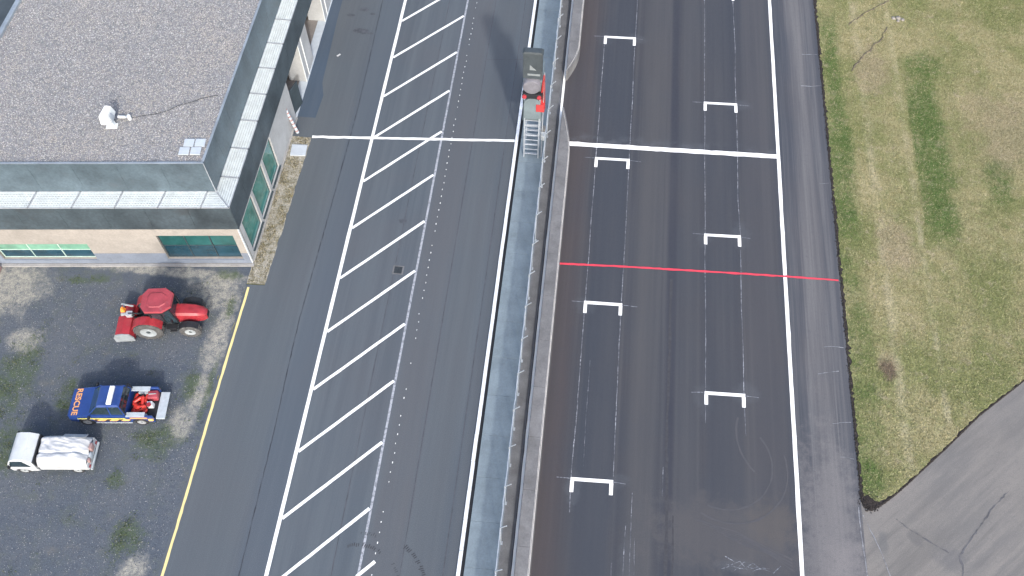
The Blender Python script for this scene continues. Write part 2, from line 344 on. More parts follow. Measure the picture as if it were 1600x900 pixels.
M['chips'] = stone_mat('loose chippings', [(0.05, 0.06, 0.08), (0.07, 0.085, 0.11), (0.09, 0.105, 0.135), (0.10, 0.115, 0.145), (0.12, 0.135, 0.16), (0.14, 0.155, 0.18), (0.15, 0.165, 0.19), (0.16, 0.17, 0.185), (0.20, 0.212, 0.225), (0.23, 0.24, 0.25), (0.36, 0.375, 0.39)])
M['weed'] = stone_mat('weed leaves', [(0.045, 0.070, 0.030), (0.065, 0.095, 0.042), (0.085, 0.115, 0.055), (0.12, 0.13, 0.08)])
M['gravel_bed'] = plain('roof gravel bed', (0.19, 0.198, 0.213), 0.95, sc=3, var=0.3, bump=0.5)
M['concrete'] = plain('weathered concrete', (0.30, 0.30, 0.295), 0.85, sc=1.2, var=0.25, dirt=(0.2, 0.195, 0.19), bump=0.2)
M['concrete_dark'] = plain('grey concrete', (0.128, 0.131, 0.137), 0.85, sc=1.2, var=0.3, dirt=(0.098, 0.097, 0.10), bump=0.2)
M['concrete_dk2'] = plain('shade toned concrete', (0.115, 0.122, 0.135), 0.8, sc=1.5)  # gutter tone, the barrier's shade put into the colour
M['walk'] = plain('blue grey walkway concrete', (0.185, 0.232, 0.262), 0.75, sc=0.8, var=0.2, dirt=(0.16, 0.20, 0.23), bump=0.15)
M['kerb_white'] = plain('white painted kerb', (0.72, 0.76, 0.80), 0.6, sc=3, var=0.15, dirt=(0.45, 0.47, 0.5))
M['barrier'] = plain('barrier concrete', (0.150, 0.152, 0.158), 0.8, sc=0.9, var=0.3, dirt=(0.112, 0.110, 0.110), bump=0.2)
M['cream_edge'] = plain('cream painted edge', (0.58, 0.56, 0.53), 0.7, sc=2, var=0.25)
M['galv'] = plain('galvanised steel', (0.52, 0.55, 0.58), 0.45, 0.5, 0.5, sc=3, var=0.2)
M['galv_dull'] = plain('dull galvanised steel', (0.36, 0.40, 0.44), 0.55, 0.3, 0.5, sc=3, var=0.25)
M['grate'] = plain('bright grating steel', (0.52, 0.575, 0.59), 0.55, 0.0, 0.4, sc=2, var=0.15)
M['tray'] = plain('gutter tray', (0.20, 0.225, 0.24), 0.6, 0.1, sc=2)
M['zinc'] = plain('zinc cladding', (0.090, 0.126, 0.152), 0.42, 0.15, 0.5, sc=0.5, var=0.4, dirt=(0.082, 0.102, 0.118))
M['fascia'] = plain('fascia sheet metal', (0.060, 0.081, 0.096), 0.45, 0.12, 0.5, sc=0.45, var=0.45, dirt=(0.055, 0.063, 0.068))
M['coping'] = plain('aluminium coping', (0.25, 0.29, 0.33), 0.45, 0.2, 0.5, sc=1)
M['cream'] = plain('cream render', (0.285, 0.268, 0.246), 0.85, sc=0.6, var=0.22, dirt=(0.235, 0.228, 0.215))
M['plinth'] = plain('grey painted plinth', (0.17, 0.20, 0.25), 0.8, sc=0.8, var=0.2)
M['grey_wall'] = plain('pale grey concrete wall', (0.36, 0.375, 0.385), 0.8, sc=0.7, var=0.18, dirt=(0.33, 0.34, 0.34))
M['pink_band'] = plain('faded pink band', (0.30, 0.20, 0.195), 0.7, sc=4)
M['dark_in'] = plain('dark interior', (0.06, 0.052, 0.05), 0.9, sc=1)
M['floor_in'] = plain('workshop floor', (0.20, 0.185, 0.175), 0.7, sc=1)
M['frame_dark'] = plain('dark window frame', (0.04, 0.055, 0.065), 0.5, sc=2)
M['frame_pale'] = plain('pale green window frame', (0.42, 0.56, 0.50), 0.5, sc=2)
def glass(name, col, rough=0.06):
    n = NT(name); v = n.noise(0.9, 3)
    c = n.mix(n.ramp(v, 0.3, 0.7), col, tuple(k * 0.6 for k in col))
    return n.done(c, rough, 0.0, 0.8)
M['teal'] = glass('teal window glass', (0.050, 0.205, 0.190)); M['teal_dark'] = glass('dark teal window glass', (0.025, 0.105, 0.105)); M['lit_green_glass'] = glass('lit green window glass', (0.17, 0.36, 0.27)); M['navy_glass'] = glass('dark blue window glass', (0.018, 0.06, 0.09))
M['white_plastic'] = plain('white plastic', (0.66, 0.70, 0.71), 0.4, sc=2, var=0.06)
M['grey_plastic'] = plain('grey louvre', (0.30, 0.34, 0.39), 0.6, sc=2)
M['paver'] = plain('pale concrete slab', (0.40, 0.45, 0.50), 0.8, sc=2, var=0.12)
M['black'] = plain('black plastic', (0.016, 0.018, 0.022), 0.6, sc=3)
M['tyre'] = plain('tyre rubber', (0.026, 0.027, 0.030), 0.85, sc=4, var=0.3, dirt=(0.11, 0.105, 0.095))
M['tyre_dusty'] = plain('dusty tractor tyre', (0.085, 0.085, 0.085), 0.9, sc=3, var=0.4, dirt=(0.25, 0.245, 0.235))
M['rim'] = plain('silver wheel rim', (0.36, 0.38, 0.40), 0.4, 0.3, 0.5, sc=4)
M['rim_white'] = plain('pale wheel disc', (0.30, 0.33, 0.345), 0.5, sc=4, dirt=(0.22, 0.22, 0.21))
M['red'] = plain('red machine paint', (0.31, 0.026, 0.036), 0.42, 0, 0.5, sc=2.4, var=0.35, dirt=(0.22, 0.06, 0.06))
M['red_faded'] = plain('faded red roof', (0.31, 0.048, 0.064), 0.55, 0, 0.5, sc=1.6, var=0.3, dirt=(0.27, 0.09, 0.10))
M['signal_red'] = plain('signal red', (0.42, 0.045, 0.045), 0.5, sc=3, var=0.25)
M['bright_red'] = plain('red canister paint', (0.47, 0.035, 0.025), 0.35, 0, 0.5, sc=3, var=0.2)
M['blue'] = plain('blue car paint', (0.020, 0.052, 0.20), 0.3, 0, 0.5, sc=1.6, var=0.25, dirt=(0.05, 0.075, 0.17))
M['orange'] = plain('orange lettering film', (0.66, 0.32, 0.13), 0.5, sc=3, var=0.12)
M['yel_film'] = plain('yellow reflective film', (0.62, 0.58, 0.18), 0.4, sc=3, var=0.12)
M['car_white'] = plain('white car paint', (0.50, 0.53, 0.55), 0.35, 0, 0.5, sc=1.8, var=0.12, dirt=(0.39, 0.40, 0.40))
M['tarp'] = plain('white tarpaulin', (0.45, 0.465, 0.48), 0.55, 0, 0.4, sc=1.2, var=0.14, bump=0.25)
M['tarp_grey'] = plain('grey tarpaulin', (0.42, 0.44, 0.46), 0.6, 0, 0.4, sc=1.5, var=0.15)
M['car_glass'] = glass('tinted car glass', (0.025, 0.045, 0.058), 0.05)
M['screen_glass'] = glass('windscreen glass', (0.045, 0.085, 0.11), 0.05)
M['silver_liner'] = plain('pale bed liner', (0.38, 0.43, 0.47), 0.6, sc=3, var=0.2)
M['rust'] = plain('rusty steel', (0.12, 0.062, 0.042), 0.8, sc=4)
M['amber'] = plain('amber plastic', (0.80, 0.30, 0.05), 0.4, sc=4)
M['panel_dark'] = plain('dark grey signal panel', (0.050, 0.062, 0.070), 0.55, sc=1.5, var=0.25)
M['panel_pale'] = plain('pale panel print', (0.20, 0.225, 0.235), 0.6, sc=3)
M['drum'] = plain('grey drum shell', (0.155, 0.155, 0.178), 0.6, sc=1.5, var=0.25)
M['plate_green'] = plain('grey green sheet', (0.135, 0.172, 0.19), 0.6, sc=1.5, var=0.2)
M['lamp_red'] = plain('red lamp lens', (0.36, 0.04, 0.05), 0.25, 0, 0.6, sc=5)
def checker_film():
    n = NT('orange and black chevron film'); co = n.t.nodes.new('ShaderNodeTexCoord').outputs['Object']
    w = n.t.nodes.new('ShaderNodeTexWave'); w.wave_type = 'BANDS'; w.bands_direction = 'DIAGONAL'; w.inputs['Scale'].default_value = 0.95
    w.inputs['Distortion'].default_value = 0.6; w.inputs['Detail'].default_value = 1.0
    n.t.links.new(co, w.inputs['Vector'])
    return n.done(n.mix(n.ramp(w.outputs['Fac'], 0.22, 0.34), (0.05, 0.035, 0.03), n.mix(n.noise(3, 2), (0.72, 0.27, 0.06), (0.85, 0.62, 0.25))), 0.45)
M['chevron'] = checker_film()
def net_mat():
    n = NT('shade netting'); w = n.noise(3, 3)
    n.done(n.mix(n.ramp(w, 0.3, 0.7), (0.20, 0.24, 0.28), (0.27, 0.31, 0.35)), 0.9, 0, 0.1)
    t = n.t.nodes.new('ShaderNodeBsdfTransparent'); mx = n.t.nodes.new('ShaderNodeMixShader'); mx.inputs[0].default_value = 0.62
    n.t.links.new(t.outputs[0], mx.inputs[1]); n.t.links.new(n.bsdf.outputs[0], mx.inputs[2]); n.t.links.new(mx.outputs[0], n.out.inputs[0])
    return n.m
M['net'] = net_mat()

# ------------------------------------------------------------------ ground and pavements
Y0, Y1 = -90.0, 220.0
ground = tag(sheet('ground', [(-900, -900), (900, -900), (900, 900), (-900, 900)], -0.06, M['grass_ground']), 'rough grassland reaching out around the circuit', kind='structure')
yard_edge = ragged((-18.98, Y0), (-18.98, 27.0), 0.35, 0.03)
yard = tag(sheet('yard', [(-75, Y0)] + yard_edge + [(-18.98, 27.0), (-17.95, 27.0), (-17.5, 38.7), (-18.98, 38.7), (-18.98, 60), (-75, 60)], -0.012, M['yard']), 'dark gravel yard with weeds in front of the pit building', kind='structure')
pit = sheet('pit_lane', [(-19.15, Y0), (-3.86, Y0), (-3.86, Y1), (-19.05, Y1), (-19.05, 38.62)] + ragged((-17.62, 38.62), (-17.86, 27.02), 0.3, 0.025) + [(-17.88, 26.95)] + ragged((-19.0, 26.9), (-19.12, Y0), 0.3, 0.02), 0.0, M['pit'])
tag(pit, 'blue grey asphalt pit lane with white hatching', kind='structure')
verge = tag(sheet('sandy_verge', [(-19.0, 27.0), (-17.84, 27.0), (-17.55, 38.66), (-19.0, 38.66)], -0.006, M['sandy']), 'sandy strip of ground along the glazed building side', kind='structure')
track = tag(sheet('race_track', [(-1.32, Y0), (13.5, Y0), (13.5, Y1), (-1.32, Y1)], 0.0, M['track']), 'dark asphalt racing straight with painted grid boxes', kind='structure')
EDGE = [(16.62, Y1)]
runoff = tag(sheet('run_off_strip', [(13.5, Y0), (16.66, Y0), (16.66, Y1), (13.5, Y1)], 0.0, M['runoff']), 'grey asphalt strip streaked along the track edge', kind='structure')
BND = [(16.78, 16.95), (17.1, 16.72), (17.74, 17.1), (18.5, 17.72), (19.29, 18.46), (21.6, 20.72), (23.62, 22.8), (26.47, 25.25), (31, 28.7), (38, 33.5), (52, 42)]
service = tag(sheet('service_road', [(16.66, Y0), (90, Y0), (90, 50), (60, 46)] + BND[::-1] + [(16.66, 17.2)], -0.004, M['service']), 'pale grey asphalt service road joining the straight', kind='structure')
soil_pts = [(16.60, 60)] + ragged((16.61, 60), (16.70, 17.1), 0.2, 0.02) + BND[:1] + BND[1:] + [(52, 60)]
soil = tag(sheet('soil_edge', soil_pts, 0.012, M['soil']), 'bare dark soil along the cut edge of the grass', kind='structure')
def inset_edge():
    p = ragged((16.74, Y1), (16.80, 17.55), 0.16, 0.05)
    p += [(16.82, 17.5), (17.05, 17.62), (17.35, 17.3)]
    for a, b in zip([(17.62, 17.3)] + [(x - 0.07, y + 0.09) for x, y in BND[3:]], [(x - 0.07, y + 0.09) for x, y in BND[3:]]):
        p += ragged(a, b, 0.18, 0.03)
    return p + [(52, 42.2)]
GRASS = inset_edge() + [(52, Y1)]
lawn = tag(sheet('grass_verge', GRASS, 0.03, M['grass_ground']), 'straw coloured mown grass beside the straight', kind='structure')
apron = sheet('fresh_apron', [(-19.04, 40.35), (-17.72, 40.35), (-17.62, 42.4), (-17.95, 43.6), (-18.2, 50), (-18.4, 62), (-19.04, 62)], 0.005, M['apron'], pit)

# painted markings are parts of the surface they lie on
strip('edge_line', [(-13.57, Y0), (-13.57, Y1)], 0.20, 0.006, M['white'], pit, 0.004, 1.0)
strip('worn_line', [(-8.95, Y0), (-8.95, Y1)], 0.13, 0.006, M['worn_white'], pit, 0.004, 1.0)
yl = [(-18.82, Y0), (-18.80, 12), (-18.83, 18), (-18.81, 26.72)]
strip('yellow_line', yl, 0.14, 0.006, M['yellow'], pit, 0.008, 0.4)
HATCH = 3.712
for k in range(-8, 14):
    ya = 39.06 + HATCH * k
    strip('hatch_line', [(-13.46, ya), (-9.03, ya + 4.72)], 0.17, 0.010, M['white'], pit, 0.004, 0.5)
strip('hatch_line', [(-9.03, 10.55), (-8.24, 11.40)], 0.17, 0.010, M['white'], pit, 0.004, 0.3)
strip('pit_line', [(-17.58, 38.68), (-4.06, 39.78)], 0.20, 0.014, M['white'], pit, 0.012, 0.35)
bm = bmesh.new()
for i in range(110):
    y = 2.0 + i * 0.545
    if random.random() < 0.12: continue
    w, l = random.uniform(0.014, 0.024), random.uniform(0.03, 0.055); x = -8.27 + random.gauss(0, 0.015)
    bm.faces.new([bm.verts.new(p) for p in ((x - w, y - l, 0.007), (x + w, y - l, 0.007), (x + w, y + l, 0.007), (x - w, y + l, 0.007))])
tag(bmobj('paint_dots', bm, M['white'], pit), kind='stuff')
strip('joint', [(-15.24, 60), (-15.25, 52), (-15.1, 46), (-15.03, 41), (-15.12, 33), (-15.26, 25), (-15.2, 22), (-15.06, 18), (-14.95, 10.6), (-14.9, 0)], 0.035, 0.007, M['tar'], pit, 0.010, 0.25)
strip('joint', [(-6.87, -20), (-6.86, 80)], 0.045, 0.007, M['tar_soft'], pit, 0.006, 0.4)
strip('joint', [(-10.35, -20), (-10.30, 28.5)], 0.04, 0.007, M['tar_soft'], pit, 0.006, 0.4)
strip('joint', [(-10.3, 29.3), (-10.28, 80)], 0.04, 0.007, M['tar_soft'], pit, 0.006, 0.4)
strip('joint', [(-4.72, -20), (-4.66, 80)], 0.04, 0.007, M['tar_soft'], pit, 0.006, 0.4)
strip('joint', [(-6.9, 47.0), (-4.2, 47.3)], 0.03, 0.0075, M['tar_soft'], pit, 0.006, 0.3)
for (x, y, r) in ((-16.45, 51.1, 0.32), (-16.2, 48.9, 0.5), (-17.3, 50.4, 0.25), (-15.7, 50.7, 0.2), (-15.5, 48.7, 0.16), (-10.4, 32.5, 0.25)):
    sheet('oil_stain', [(x + r * random.uniform(0.6, 1.1) * 1.3 * math.cos(a * math.pi / 9), y + r * random.uniform(0.6, 1.1) * 0.7 * math.sin(a * math.pi / 9)) for a in range(18)], 0.008 + 0.0007 * random.random(), M['oil'], pit)
# tread prints of a turning tractor
bm = bmesh.new()
def tread(pts, w, lug, dens):
    P = np.array(pts); d = np.r_[0, np.cumsum(np.linalg.norm(np.diff(P, axis=0), axis=1))]
    for s in np.arange(0, d[-1], 0.11):
        if random.random() > dens: continue
        x, y = np.interp(s, d, P[:, 0]), np.interp(s, d, P[:, 1]); x2, y2 = np.interp(s + 0.1, d, P[:, 0]), np.interp(s + 0.1, d, P[:, 1])
        t = Vector((x2 - x, y2 - y, 0)); 
        if t.length < 1e-4: continue
        t.normalize(); n = Vector((-t.y, t.x, 0)); c = Vector((x, y, 0.0085)) + n * random.gauss(0, 0.02)
        L = w * random.uniform(0.5, 1); q = [c + n * L + t * lug * 0.4, c + n * L - t * lug * 0.6, c - n * L - t * lug, c - n * L + t * 0.0]
        bm.faces.new([bm.verts.new(p) for p in q])
tread([(-9.95, 11.95), (-9.5, 12.12), (-9.1, 12.17), (-8.5, 12.08), (-8.0, 11.88)], 0.12, 0.05, 0.85)
tread([(-8.0, 11.88), (-7.4, 11.5), (-7.0, 10.96), (-6.85, 10.4)], 0.10, 0.03, 0.45)
tread([(-6.9, 12.35), (-6.5, 12.08), (-6.15, 11.75), (-5.85, 11.35), (-5.62, 10.9), (-5.5, 10.3)], 0.14, 0.05, 0.8)
tread([(-9.2, 12.75), (-8.8, 12.78), (-8.4, 12.7)], 0.08, 0.03, 0.5)
tag(bmobj('tread_prints', bm, M['rubber_mark'], pit), kind='stuff')

strip('edge_line', [(13.36, Y0), (13.36, Y1)], 0.22, 0.006, M['fresh_white'], track, 0.006, 0.8)
strip('start_line', [(-0.45, 39.92), (13.25, 40.27)], 0.36, 0.010, M['fresh_white'], track, 0.012, 0.3)
rl = strip('red_line', [(-0.40, 30.38), (3.0, 30.56), (8.5, 30.76), (13.5, 30.92)], 0.13, 0.0135, M['red_paint'], track, 0.012, 0.3)
strip('red_line', [(13.5, 30.92), (16.55, 30.98)], 0.12, 0.0135, M['red_paint'], runoff, 0.012, 0.3)
def bracket(x, y):
    bm = bmesh.new(); w = 2.27; sk = 0.032; t = 0.20
    def quad(pts): bm.faces.new([bm.verts.new((px, py, 0.010)) for px, py in pts])
    j = lambda: random.gauss(0, 0.006)
    quad([(x, y - t), (x, y + j()), (x + w, y + sk * w + j()), (x + w, y + sk * w - t)])
    quad([(x - 0.01, y - 0.82 + j()), (x - 0.01, y - t), (x + 0.19, y - t + 0.006), (x + 0.19, y - 0.82 + j())])
    quad([(x + w - 0.19, y + sk * w - 0.84 + j()), (x + w - 0.19, y + sk * w - t - 0.006), (x + w + 0.01, y + sk * w - t), (x + w + 0.01, y + sk * w - 0.84 + j())])
    bmobj('grid_box', bm, M['fresh_white'], track)
    strip('chalk_tick', [(x - 0.75, y - 0.09 + random.gauss(0, .02)), (x - 0.03, y - 0.07)], 0.035, 0.008, M['chalk'], track, 0.006, 0.2)
    strip('chalk_tick', [(x + w + 0.03, y + sk * w - 0.12), (x + w + random.uniform(0.5, 1.0), y + sk * w - 0.15)], 0.035, 0.008, M['chalk'], track, 0.006, 0.2)
for y in (61.3, 50.25, 38.96, 27.9, 16.92, 5.9): bracket(1.35, y)
for y in (55.7, 44.62, 33.58, 22.73, 11.2): bracket(8.48, y)
def chalkline(x, ya, yb, w=0.04, wob=0.02):
    w *= 0.75
    pts = [(x + random.gauss(0, wob), y) for y in np.arange(ya, yb, 2.7)] + [(x, yb)]
    strip('chalk_line', pts, w, 0.0075, M['chalk'], track, 0.008, 0.22)
chalkline(1.40, 15.0, 50.0, 0.055); chalkline(3.58, 17.2, 60, 0.045); chalkline(8.54, 20.8, 62, 0.04); chalkline(10.68, 20.3, 62, 0.045)
chalkline(1.95, 17.6, 24, 0.02); chalkline(4.65, 11, 16.4, 0.03); chalkline(4.38, 10.5, 14.6, 0.03); chalkline(4.85, 10.0, 14.0, 0.03, 0.06); chalkline(6.25, 16.4, 18.0, 0.02); chalkline(3.75, 10, 12.6, 0.03)
for i in range(9):
    x = 9.3 + i * 0.22; strip('chalk_scratch', [(x, 12.95 + random.uniform(-.1, .25)), (x + 0.5, 13.1 + random.uniform(-.1, .3)), (x + 0.9, 13.0 + random.uniform(-.1, .2))], 0.014, 0.0076 + i * 0.0003, M['chalk'], track, 0.006, 0.12)
strip('chalk_scratch', [(9.5, 13.55), (9.95, 13.35)], 0.04, 0.0105, M['chalk'], track, 0.006, 0.1); strip('chalk_scratch', [(11.9, 12.95), (12.3, 13.35)], 0.04, 0.0078, M['chalk'], track, 0.006, 0.1)
# faint skid arcs from cars turning round
def arc(cx, cy, r, a0, a1, w, mat, z, parent=track):
    strip('skid_mark', [(cx + r * math.cos(R(a)), cy + r * math.sin(R(a))) for a in np.arange(a0, a1 + 1, 6)], w, z, mat, parent, 0.012, 0.25)
arc(9.5, 18.6, 2.6, -110, 40, 0.09, M['scuff'], 0.0040); arc(9.8, 18.4, 3.1, -120, 20, 0.08, M['scuff'], 0.0043); arc(13.4, 20.5, 3.2, 165, 230, 0.10, M['scuff'], 0.0046)
for i in range(7):
    strip('skid_mark', [(8.0 + i * 0.35, 15.3 - i * 0.16), (10.0 + i * 0.3, 14.9 - i * 0.17), (12.9, 13.8 - i * 0.1 + random.gauss(0, .08))], 0.06, 0.0030 + i * 0.0002, M['scuff'], track, 0.012, 0.3)
strip('skid_mark', [(6.45, 9), (6.5, 14), (6.42, 20), (6.5, 30)], 0.16, 0.0022, M['rubber_mark'], track, 0.02, 0.5); strip('skid_mark', [(6.62, 9), (6.85, 13), (6.8, 15.4)], 0.10, 0.0025, M['rubber_mark'], track, 0.02, 0.4)
for (xa, ya, xb, yb) in ((15.44, 49.89, 16.53, 50.0), (15.2, 46.82, 16.55, 46.97), (15.9, 38.3, 16.5, 38.4), (15.37, 26.3, 16.5, 26.35), (14.9, 24.5, 16.1, 24.8), (15.5, 21.5, 16.52, 21.7), (15.8, 19.6, 16.5, 19.55)):
    strip('chalk_scratch', [(xa, ya), ((xa + xb) / 2, (ya + yb) / 2 + random.gauss(0, .03)), (xb, yb)], 0.03, 0.008, M['faint_white'], runoff, 0.010, 0.2)
strip('chalk_line', [(16.5, 16.9), (16.52, 15.5), (16.64, 13.2), (16.7, 9)], 0.05, 0.008, M['faint_white'], runoff, 0.012, 0.25)
strip('chalk_line', [(16.7, 16.5), (17.0, 15.7), (17.4, 14.8), (17.85, 13.2)], 0.04, 0.008, M['faint_white'], service, 0.012, 0.25)
strip('crack', [(18.4, 16.45), (18.9, 16.05), (19.6, 15.65), (20.3, 15.25), (20.9, 14.95)], 0.036, 0.006, M['old_crack'], service, 0.02, 0.12)
strip('crack', [(21.45, 14.9), (21.9, 15.5), (22.6, 16.4), (23.6, 17.7), (24.5, 18.6)], 0.054, 0.006, M['old_crack'], service, 0.025, 0.15)
strip('crack', [(21.4, 14.9), (21.5, 14.2), (21.3, 13.2)], 0.060, 0.0065, M['old_crack'], service, 0.03, 0.15)

# drain in the pit lane
dr = empty('drain_cover', (-10.06, 28.88, 0.0), 0, 'small square drain grate set in the hatched pit lane', 'drain')
bm = bmesh.new(); box2(bm, (-.34, -.31, .001), (-.24, .31, .012)); box2(bm, (.24, -.31, .001), (.34, .31, .012)); box2(bm, (-.24, -.31, .001), (.24, -.24, .012)); box2(bm, (-.24, .24, .001), (.24, .31, .012)); bmobj('frame', bm, M['concrete_dark'], dr)
bm = bmesh.new(); box2(bm, (-.24, -.24, .001), (.24, .24, .004)); bmobj('pit', bm, M['black'], dr)
bm = bmesh.new()
for i in range(7): box2(bm, (-.235, -.215 + i * .065, .0045), (.235, -.19 + i * .065, .011))
bmobj('grate', bm, M['panel_dark'], dr)

# ------------------------------------------------------------------ pit wall: kerb, walkway, fence, gutter, barrier
kerb = empty('kerb', (0, 0, 0), 0); tag(kerb, 'white painted kerb stones along the pit wall walkway', kind='structure')
me = None
for i in range(46):
    y = -10 + i * 1.6
    if me is None:
        bm = bmesh.new(); box2(bm, (-.10, 0.006, -.02), (.10, 1.594, .13)); o = bmobj('kerb_stone', bm, M['kerb_white'], kerb, 0.02, loc=(-3.94, y, 0)); me = o.data
    else: link('kerb_stone', me, None, kerb, (-3.94 + random.gauss(0, .004), y, random.gauss(0, .004)))
gut = tag(sheet('gutter', [(-3.84, -40), (-3.66, -40), (-3.66, 120), (-3.84, 120)], -0.05, M['black']), 'dark slot drain beside the white kerb', kind='structure')
walk = empty('walkway', (0, 0, 0)); tag(walk, 'blue grey concrete walkway slabs behind the pit wall', kind='structure')
me = None
for i in range(31):
    y = -10 + i * 2.4
    if me is None:
        bm = bmesh.new(); box2(bm, (-.84, 0.004, -.05), (.84, 2.396, .06)); o = bmobj('slab', bm, M['walk'], walk, 0.008, seg=1, loc=(-2.82, y, 0)); me = o.data
    else: link('slab', me, None, walk, (-2.82, y, random.gauss(0, .003)))
base = tag(sheet('concrete_strip', [(-1.98, -40), (-1.44, -40), (-1.44, 120), (-1.98, 120)], 0.05, M['concrete_dark']), 'grey concrete strip between fence and barrier', kind='structure')
gut2 = tag(sheet('gutter', [(-1.44, -40), (-1.30, -40), (-1.30, 120), (-1.44, 120)], 0.0, M['concrete_dk2']), 'gutter toned dark for the barrier shade, between concrete strip and racing straight', kind='structure')
strip('edge_line', [(-1.20, Y0), (-1.20, Y1)], 0.15, 0.006, M['fresh_white'], track, 0.006, 0.6)

fence = empty('catch_fence', (-1.97, 0, 0), 0, 'tall netted catch fence standing along the pit wall walkway', 'fence')
pm = nm = None
FH = 2.45
for i in range(33):
    y = -8 + i * 2.1
    if pm is None:
        bm = bmesh.new(); cyl(bm, (0, 0, 0.04), (0, 0, 2.75), 0.035, n=8); cyl(bm, (0, 0, 2.72), (0.32, 0, 3.15), 0.028, n=8); box(bm, (0, 0, .07), (.18, .18, .03)); o = bmobj('post', bm, M['galv_dull'], fence, loc=(0, y, 0)); pm = o.data
    else: link('post', pm, None, fence, (random.gauss(0, .012), y, 0))
    V, F = [], []; nu, nv = 9, 6
    for a in range(nu):
        for b in range(nv):
            s = b / (nv - 1); V.append((0.02 * math.sin(a * 1.1 + i) * s + random.gauss(0, .006), 0.05 + a * 2.0 / (nu - 1), 0.15 + s * (FH - 0.15 + 0.03 * math.sin(a * 2.3 + i * 1.7))))
    for a in range(nu - 1):
        for b in range(nv - 1): q = a * nv + b; F.append((q, q + nv, q + nv + 1, q + 1))
    pyobj('net_panel', V, F, M['net'], fence).location = (-0.0, y, 0)
    bm = bmesh.new(); pts = [Vector((random.gauss(0, .009), y + 2.1 * k / 6, FH + 0.02 + random.gauss(0, .008))) for k in range(7)]
    for a, b in zip(pts, pts[1:]): cyl(bm, a, b, 0.026 + random.random() * .008, n=6)
    bmobj('top_rail', bm, M['galv'], fence)

def barrier(name, ya, yb, taper_lo, taper_hi, label):
    """concrete barrier, its track face swept back at a free end"""
    root = empty(name, (0, 0, 0), 0, label, 'barrier', 'concrete barrier runs on the pit wall')
    n = int(round((yb - ya) / 2.95)); L = (yb - ya) / n
    def wid(y):
        w = 1.0
        if taper_lo: w = min(w, 0.12 + 0.88 * math.sin(min(1, max(0, (y - ya) / 2.6)) * math.pi / 2))
        if taper_hi: w = min(w, 0.12 + 0.88 * math.sin(min(1, max(0, (yb - y) / 4.2)) * math.pi / 2))
        return w
    for i in range(n):
        bm = bmesh.new(); K = 6; rings = []
        for k in range(K + 1):
            y = ya + i * L + 0.006 + (L - 0.012) * k / K; w = wid(y); xo = -1.10 + 0.80 * w
            prof = [(-1.11, 0.0), (-1.11, 0.86), (-1.09, 0.90), (xo - 0.10 * w, 0.90), (xo - 0.05 * w, 0.87), (xo - .02, 0.35), (xo, 0.0)]
            rings.append([bm.verts.new((x, y, z)) for x, z in prof])
        for a, b in zip(rings, rings[1:]):
            for q in range(len(a)): bm.faces.new((a[q], a[(q + 1) % len(a)], b[(q + 1) % len(a)], b[q]))
        bm.faces.new(rings[0]); bm.faces.new(rings[-1][::-1])
        bmobj('barrier_block', bm, M['barrier'], root)
    # cream painted nosing along the track edge of the top
    ys = np.arange(ya + 0.05, yb, 0.25); V = []; F = []
    for y in ys:
        xo = -1.10 + 0.80 * wid(y)
        V += [(xo - 0.135 + random.gauss(0, .006), y, 0.904), (xo - 0.06, y, 0.884), (xo + 0.002, y, 0.30)]
    for k in range(len(ys) - 1): F += [(3 * k, 3 * k + 1, 3 * k + 4, 3 * k + 3)]
    pyobj('painted_nosing', V, F, M['cream_edge'], root)
barrier('pit_barrier', -8.0, 42.3, False, True, 'long grey concrete barrier on the near side of the pit wall gap')
barrier('pit_barrier', 45.6, 72.0, True, False, 'grey concrete barrier beyond the gap beside the start tower')

# ------------------------------------------------------------------ pit building
BA = R(6.2); ux, uy = -math.cos(BA), -math.sin(BA); nx, ny = -math.sin(BA) * 1.0, math.cos(BA)
# front frame: s runs left along the front, d goes into the building
CX, CY = -18.98, 28.40
def FP(s, d, z): return (CX + ux * s + (-uy) * 0 + nx * -0 + (math.sin(BA)) * d * -1, CY + uy * s + math.cos(BA) * d, z)
def fbox(bm, s0, s1, d0, d1, z0, z1):
    hexa(bm, [FP(s0, d0, z0), FP(s1, d0, z0), FP(s1, d1, z0), FP(s0, d1, z0)], [FP(s0, d0, z1), FP(s1, d0, z1), FP(s1, d1, z1), FP(s0, d1, z1)])
bld = empty('pit_building', (0, 0, 0), 0, 'flat roofed pit building with gravel roof, grating walkway and metal fascia', 'building')
XR = -19.0; YB = 64.0; SL = 26.0
# ground storey, front
FW = [(0.45, 4.95, 0.55, 3.0), (9.3, 14.9, 0.55, 2.15), (17.5, 23.5, 0.55, 2.15)]
def wall_with(bm, rects, s0, s1, z0, z1, fn, d0=0.0, d1=0.3):
    cur = s0
    for (a, b, za, zb) in rects:
        fn(bm, cur, a, d0, d1, z0, z1); fn(bm, a, b, d0, d1, z0, za); fn(bm, a, b, d0, d1, zb, z1); cur = b
    fn(bm, cur, s1, d0, d1, z0, z1)
bm = bmesh.new(); wall_with(bm, FW, 0.0, SL, 0.0, 5.0, fbox); bmobj('front_wall', bm, M['cream'], bld)
cur = -0.02
for (a, b, za, zb) in FW + [(SL, SL, 0, 0)]:
    if a > cur + .05: bm = bmesh.new(); fbox(bm, cur + .03, a - .03, -0.03, -0.002, 0.10, 1.15); bmobj('plinth', bm, M['plinth'], bld, 0.006, seg=1)
    cur = b
for (a, b, za, zb) in FW: bm = bmesh.new(); fbox(bm, a - .028, b + .028, -0.03, -0.002, 0.10, 0.495); bmobj('plinth', bm, M['plinth'], bld, 0.006, seg=1)
bm = bmesh.new(); fbox(bm, -0.10, SL, -0.22, -0.035, -0.02, 0.07); bmobj('base_kerb', bm, M['concrete'], bld, 0.015)
